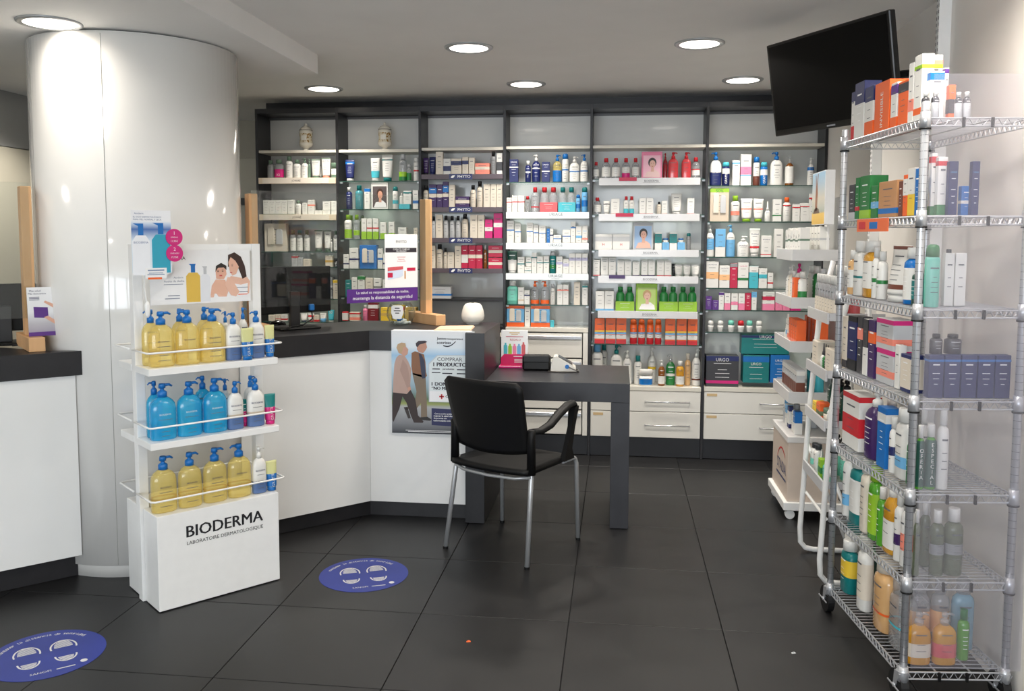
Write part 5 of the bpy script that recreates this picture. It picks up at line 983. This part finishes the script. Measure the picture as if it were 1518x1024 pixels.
rlong(6, Z16, '''flip 84 135 215 teal white b=.4:.8:yellow; flip 106 134 110 white teal r=.9; flip 140 168 125 white teal r=.9; flip 176 222 190 white white b=.2:.8:cream; flip 226 250 240 darkgreen green r=.5; flip 254 330 310 clpeach cream b=.3:.34:orange; flip 334 420 430 clear clear b=.4:.44:aqua''')
rshort(6, Z16, '''pump 466 598 620 clhoney clear b=.2:.55:cream; pump 605 735 620 clhoney clear b=.2:.55:rose; flip 480 590 440 clear clear r=1.2 b=.3:.7:peach; flip 600 700 440 clear clear r=1.2 b=.3:.7:peach; flip 708 830 440 clblue clear r=1.2; flip 735 800 600 clgreen green r=.4''', .03)
# promo ticket on the second rack shelf
tk = thing('promo_ticket', 'orange promotion ticket clipped to the second rack shelf edge', 'ticket', RF+RU*.32-RV*.006+Vector((0, 0, 1.572)), math.atan2(RU.y, RU.x)); put('ticket_sheet', B((-.14, -.003, -.022), (.14, 0, .024)), mat((236,112,62)), tk); put('ticket_print', B((-.02, -.004, -.012), (.05, -.0031, .012)), mat('blue'), tk); put('ticket_print', B((-.12, -.004, -.012), (-.06, -.0031, .014)), mat('red'), tk)
flush()

# ================================================================== CARDBOARD TOWER behind the rack
TU = Vector((0, -1, 0)); TV = Vector((1, 0, 0)); TP = Vector((.928, 5.23, 0)); TA = math.atan2(TU.y, TU.x); TW, TD = .455, .27
tw = thing('display_tower', 'beige wheeled display tower with four white trays by the shelving', 'display stand', TP, TA)
put('base_platform', B((-.02, -.02, .055), (TW+.02, TD+.02, .10), .003), M_WHITEP, tw)
put('beige_box', B((0, 0, .101), (TW, TD, .425), .002), mat((206,190,176), .5), tw); put('box_rim', B((-.006, -.006, .4255), (TW+.006, TD+.006, .458), .002), mat((214,212,210), .4), tw)
for x in (.02, TW-.02):
    for y in (.02, TD-.02): c = put('caster', MB().tube([(x-.012, y, .026), (x+.012, y, .026)], .0255, 18).box((x-.009, y-.012, .03), (x+.009, y+.012, .0545)), M_WHITEP, tw)
tx = MB(); text(tx, 'STADA', TW*.62, .255, w=.26, y=-.0015); rects(tx, [(TW*.3, .19, TW*.9, .202)], -.0015); put('lettering', tx, mat((70,80,120)), tw)
V = []
for i in range(13): a = math.radians(150-100*i/12); V += [(TW*.62+.15*math.cos(a), -.0015, .20+.15*math.sin(a)), (TW*.62+.15*math.cos(a), -.0015, .21+.15*math.sin(a))]
put('printed_arc', MB().add(V, [(2*i, 2*i+2, 2*i+3, 2*i+1) for i in range(12)]), mat('red'), tw)
put('back_board', B((.02, TD-.02, .459), (TW-.02, TD, 1.75), .002), M_WHITEP, tw)
TZ = [1.42, 1.165, .93, .655]
for z in TZ:
    y1 = TD-.021
    tr = put('tray', B((0, 0, z), (TW, y1, z+.008)), M_WHITEP, tw)
    put('tray_lip', B((0, -.008, z-.012), (TW, -.0003, z+.048), .001).box((TW+.0003, -.008, z-.012), (TW+.006, y1, z+.048)).box((-.006, -.008, z-.012), (-.0003, y1, z+.048)), mat((206,206,206), .35), tr)
def onto(frame, z, items, place, group):
    P0, u, v = frame; rz = math.atan2(u.y, u.x)
    for it in items:
        kind, s, tt, w2, d2, h2, c1, c2 = it[:8]; ex = it[8] if len(it) > 8 else {}
        p = P0+u*s+v*tt; direct(kind, (p.x, p.y, z+.0006), rz, w2, d2, h2, c1, c2, place, group, ex.get('b', ()), ex.get('t'), ex.get('w'), True, s)
TF = (TP, TU, TV)
L = []
for i in range(6): L.append(('box', .05+i*.07, .06, .062, .05, .145+.01*(i % 2), 'white', 'white', dict(b=((.55, .62, 'sage'),), t=('50+', .72, 'grey', .6))))
for i in range(5): L.append(('box', .06+i*.075, .17, .062, .05, .162, 'white', 'white', dict(b=((.55, .62, 'silver'),))))
onto(TF, TZ[0]+.008, L, 'top tray of beige tower', 'products on the display tower')
L = [('pump', .06, .06, .05, .045, .19, 'white', 'white'), ('pump', .13, .06, .055, .05, .20, 'cream', 'white'), ('flip', .19, .06, .045, .04, .17, 'white', 'white'), ('pump', .26, .07, .06, .05, .215, 'white', 'magenta'), ('box', .33, .05, .055, .05, .14, 'orange', 'orange'), ('flip', .40, .06, .05, .045, .175, 'white', 'white', dict(b=((.1, .5, 'green'),))), ('flip', .12, .17, .06, .05, .2, 'white', 'white'), ('flip', .25, .17, .06, .05, .2, 'green', 'white'), ('flip', .38, .17, .06, .05, .19, 'white', 'silver')]
onto(TF, TZ[1]+.008, L, 'second tray of beige tower', 'products on the display tower')
L = [('tube', .04, .06, .05, .04, .15, 'white', 'white'), ('box', .10, .06, .045, .04, .13, 'white', 'white', dict(b=((.3, .5, 'sky'),))), ('box', .155, .06, .045, .045, .13, 'white', 'white', dict(b=((.2, .4, 'coral'),)))]+[('box', .215+i*.056, .06, .05, .05, .145, 'orange', 'orange', dict(b=((.0, .25, 'coral'),))) for i in range(4)]+[('box', .10+i*.1, .17, .06, .05, .15, 'orange', 'orange') for i in range(4)]
onto(TF, TZ[2]+.008, L, 'third tray of beige tower', 'products on the display tower')
L = [('box', .04+i*.052, .06, .046, .045, .155, 'silver', 'white', dict(b=((.15, .55, 'brown'), (.8, .95, 'white')))) for i in range(8)]+[('flip', .18+i*.09, .17, .06, .05, .19, 'aqua', 'white') for i in range(3)]
onto(TF, TZ[3]+.008, L, 'lowest tray of beige tower', 'products on the display tower')
L = [('flip', .08, .06, .05, .04, .14, 'silver', 'sky'), ('box', .15, .06, .05, .04, .12, 'white', 'white', dict(b=((.6, 1, 'sky'),))), ('box', .22, .06, .05, .04, .12, 'navy', 'navy', dict(b=((.2, .8, 'white'),))), ('flip', .30, .07, .06, .05, .15, 'white', 'grey'), ('box', .38, .06, .05, .04, .125, 'blue', 'blue', dict(b=((0, .5, 'white'),))), ('pump', .20, .18, .06, .05, .16, 'silver', 'grey')]
onto(TF, .4585, L, 'top of beige tower box', 'products on the display tower')
# header picture box
hb = thing('header_sign', 'beach picture sign box on top of the display tower', 'sign', (1.075, 5.06, 1.60), TA)
put('sign_box', B((0, 0, 0), (.30, .05, .285), .001), M_PAPER, hb)
for q in (.06, .24): put('sign_leg', B((q-.006, .03, -.165), (q+.006, .04, -.0005)), M_WHITEP, hb)
put('picture_panel', B((.004, -.0012, .004), (.296, -.0002, .281)), ramp('beach_print', [(0, (206,166,70)), (.2, (216,180,90)), (.24, (150,160,150)), (.34, (176,178,168)), (.5, (196,190,176)), (.8, (160,184,200)), (1, (150,190,215))]), hb)
q = lambda P: MB().prism([(.3*x, .285*z) for x, z in P], -.0020, -.0014)
put('printed_figure', q([(.26, .28), (.33, .26), (.36, .40), (.38, .55), (.36, .72), (.30, .95), (.27, .94), (.31, .72), (.29, .5)]), mat((140,96,72)), hb); put('printed_figure', q([(.36, .28), (.44, .26), (.44, .42), (.46, .6), (.42, .74), (.48, .96), (.45, .97), (.37, .74), (.39, .5)]), mat((150,104,78)), hb)
put('printed_rock', q([(.12, .22), (.62, .22), (.56, .30), (.40, .33), (.2, .30)]), mat((96,76,62)), hb)
flush('shelving')

# ================================================================== WHITE TUBE STAND with tilted trays
SP = Vector((.89, 4.28, 0)); SU = TU; SV = TV; SW, SD = .42, .25
st = thing('tube_stand', 'white tubular stand with four trays between rack and tower', 'display stand', SP, TA)
for x in (0, SW):
    put('side_frame', MB().tube([(x, .125, 1.42), (x, .07, 1.18), (x, .035, .70), (x, .008, .12), (x, .012, .05), (x, .035, .022), (x, .075, .014), (x, SD+.07, .014)], .0125, 10), M_WHITEM, st, smooth=True)
    put('brace', MB().tube([(x, .028, .55), (x, SD*.95, .03)], .008, 8), M_WHITEM, st, smooth=True); put('rear_post', MB().tube([(x, SD+.05, .016), (x, SD-.005, .7), (x, .16, 1.38)], .009, 8), M_WHITEM, st, smooth=True)
put('cross_bar', MB().tube([(0, SD+.06, .016), (SW, SD+.06, .016)], .009, 8), M_WHITEM, st); put('cross_bar', MB().tube([(0, .03, .30), (SW, .03, .30)], .007, 8), M_WHITEM, st)
TS = [1.17, .92, .70, .43]
for z in TS:
    y0 = .02
    tr = put('tray', B((.014, y0, z), (SW-.014, SD, z+.006)), mat((214,214,214), .4), st); put('tray_lip', B((.014, y0-.010, z-.014), (SW-.014, y0-.0005, z+.034), .001).box((SW-.0135, y0, z), (SW-.0125, SD, z+.034)), mat((200,200,202), .35), tr)
SFr = (SP, SU, SV)
L = [('flip', .045+i*.052, .055, .042, .038, .185, 'clear', 'white', dict(b=((.1, .55, 'cream'),))) for i in range(7)]
L += [('flip', .04+i*.052, .14, .042, .038, .225, 'clear', 'white', dict(b=((.1, .5, 'rose'),))) for i in range(7)]
onto(SFr, TS[0]+.006, L, 'top tray of tube stand', 'products on the white tube stand')
L = [('box', .08, .08, .11, .09, .12, 'cream', 'cream'), ('box', .34, .08, .11, .09, .115, 'cream', 'cream'), ('drop', .17, .055, .032, .03, .12, 'white', 'charcoal'), ('drop', .21, .055, .032, .03, .12, 'green', 'charcoal'), ('drop', .25, .055, .032, .03, .12, 'charcoal', 'charcoal'), ('flip', .20, .15, .06, .05, .17, 'white', 'white', dict(b=((.3, .5, 'sky'),))), ('flip', .29, .16, .06, .05, .17, 'white', 'white', dict(b=((.3, .5, 'sky'),)))]
onto(SFr, TS[1]+.006, L, 'second tray of tube stand', 'products on the white tube stand')
L = [('pump', .08, .13, .085, .06, .19, 'darkgreen', 'black'), ('pump', .19, .13, .085, .06, .19, 'darkgreen', 'black'), ('pump', .30, .13, .085, .06, .19, 'darkgreen', 'black'), ('box', .20, .055, .07, .05, .07, 'orange', 'orange', dict(b=((.2, .5, 'olive'),))), ('jar', .285, .06, .06, .05, .06, 'cream', 'sage'), ('drop', .35, .05, .03, .03, .12, 'white', 'white'), ('box', .12, .055, .07, .05, .06, 'yellow', 'yellow')]
onto(SFr, TS[2]+.006, L, 'third tray of tube stand', 'products on the white tube stand')
L = [('pump', .05+i*.085, .14, .068, .055, .18, 'white', 'black', dict(b=((.1, .75, 'mint'),))) for i in range(4)]+[('flip', .06, .055, .05, .04, .12, 'white', 'charcoal', dict(b=((.2, .5, 'mint'),))), ('flip', .13, .055, .05, .04, .13, 'white', 'charcoal'), ('drop', .19, .055, .035, .03, .12, 'mint', 'white'), ('box', .25, .055, .05, .045, .09, 'lime', 'lime', dict(b=((.3, .6, 'green'),))), ('flip', .31, .055, .045, .04, .10, 'mint', 'darkgreen'), ('flip', .37, .055, .045, .04, .11, 'white', 'darkgreen', dict(b=((.2, .5, 'mint'),)))]
onto(SFr, TS[3]+.006, L, 'lowest tray of tube stand', 'products on the white tube stand')
flush('shelving')
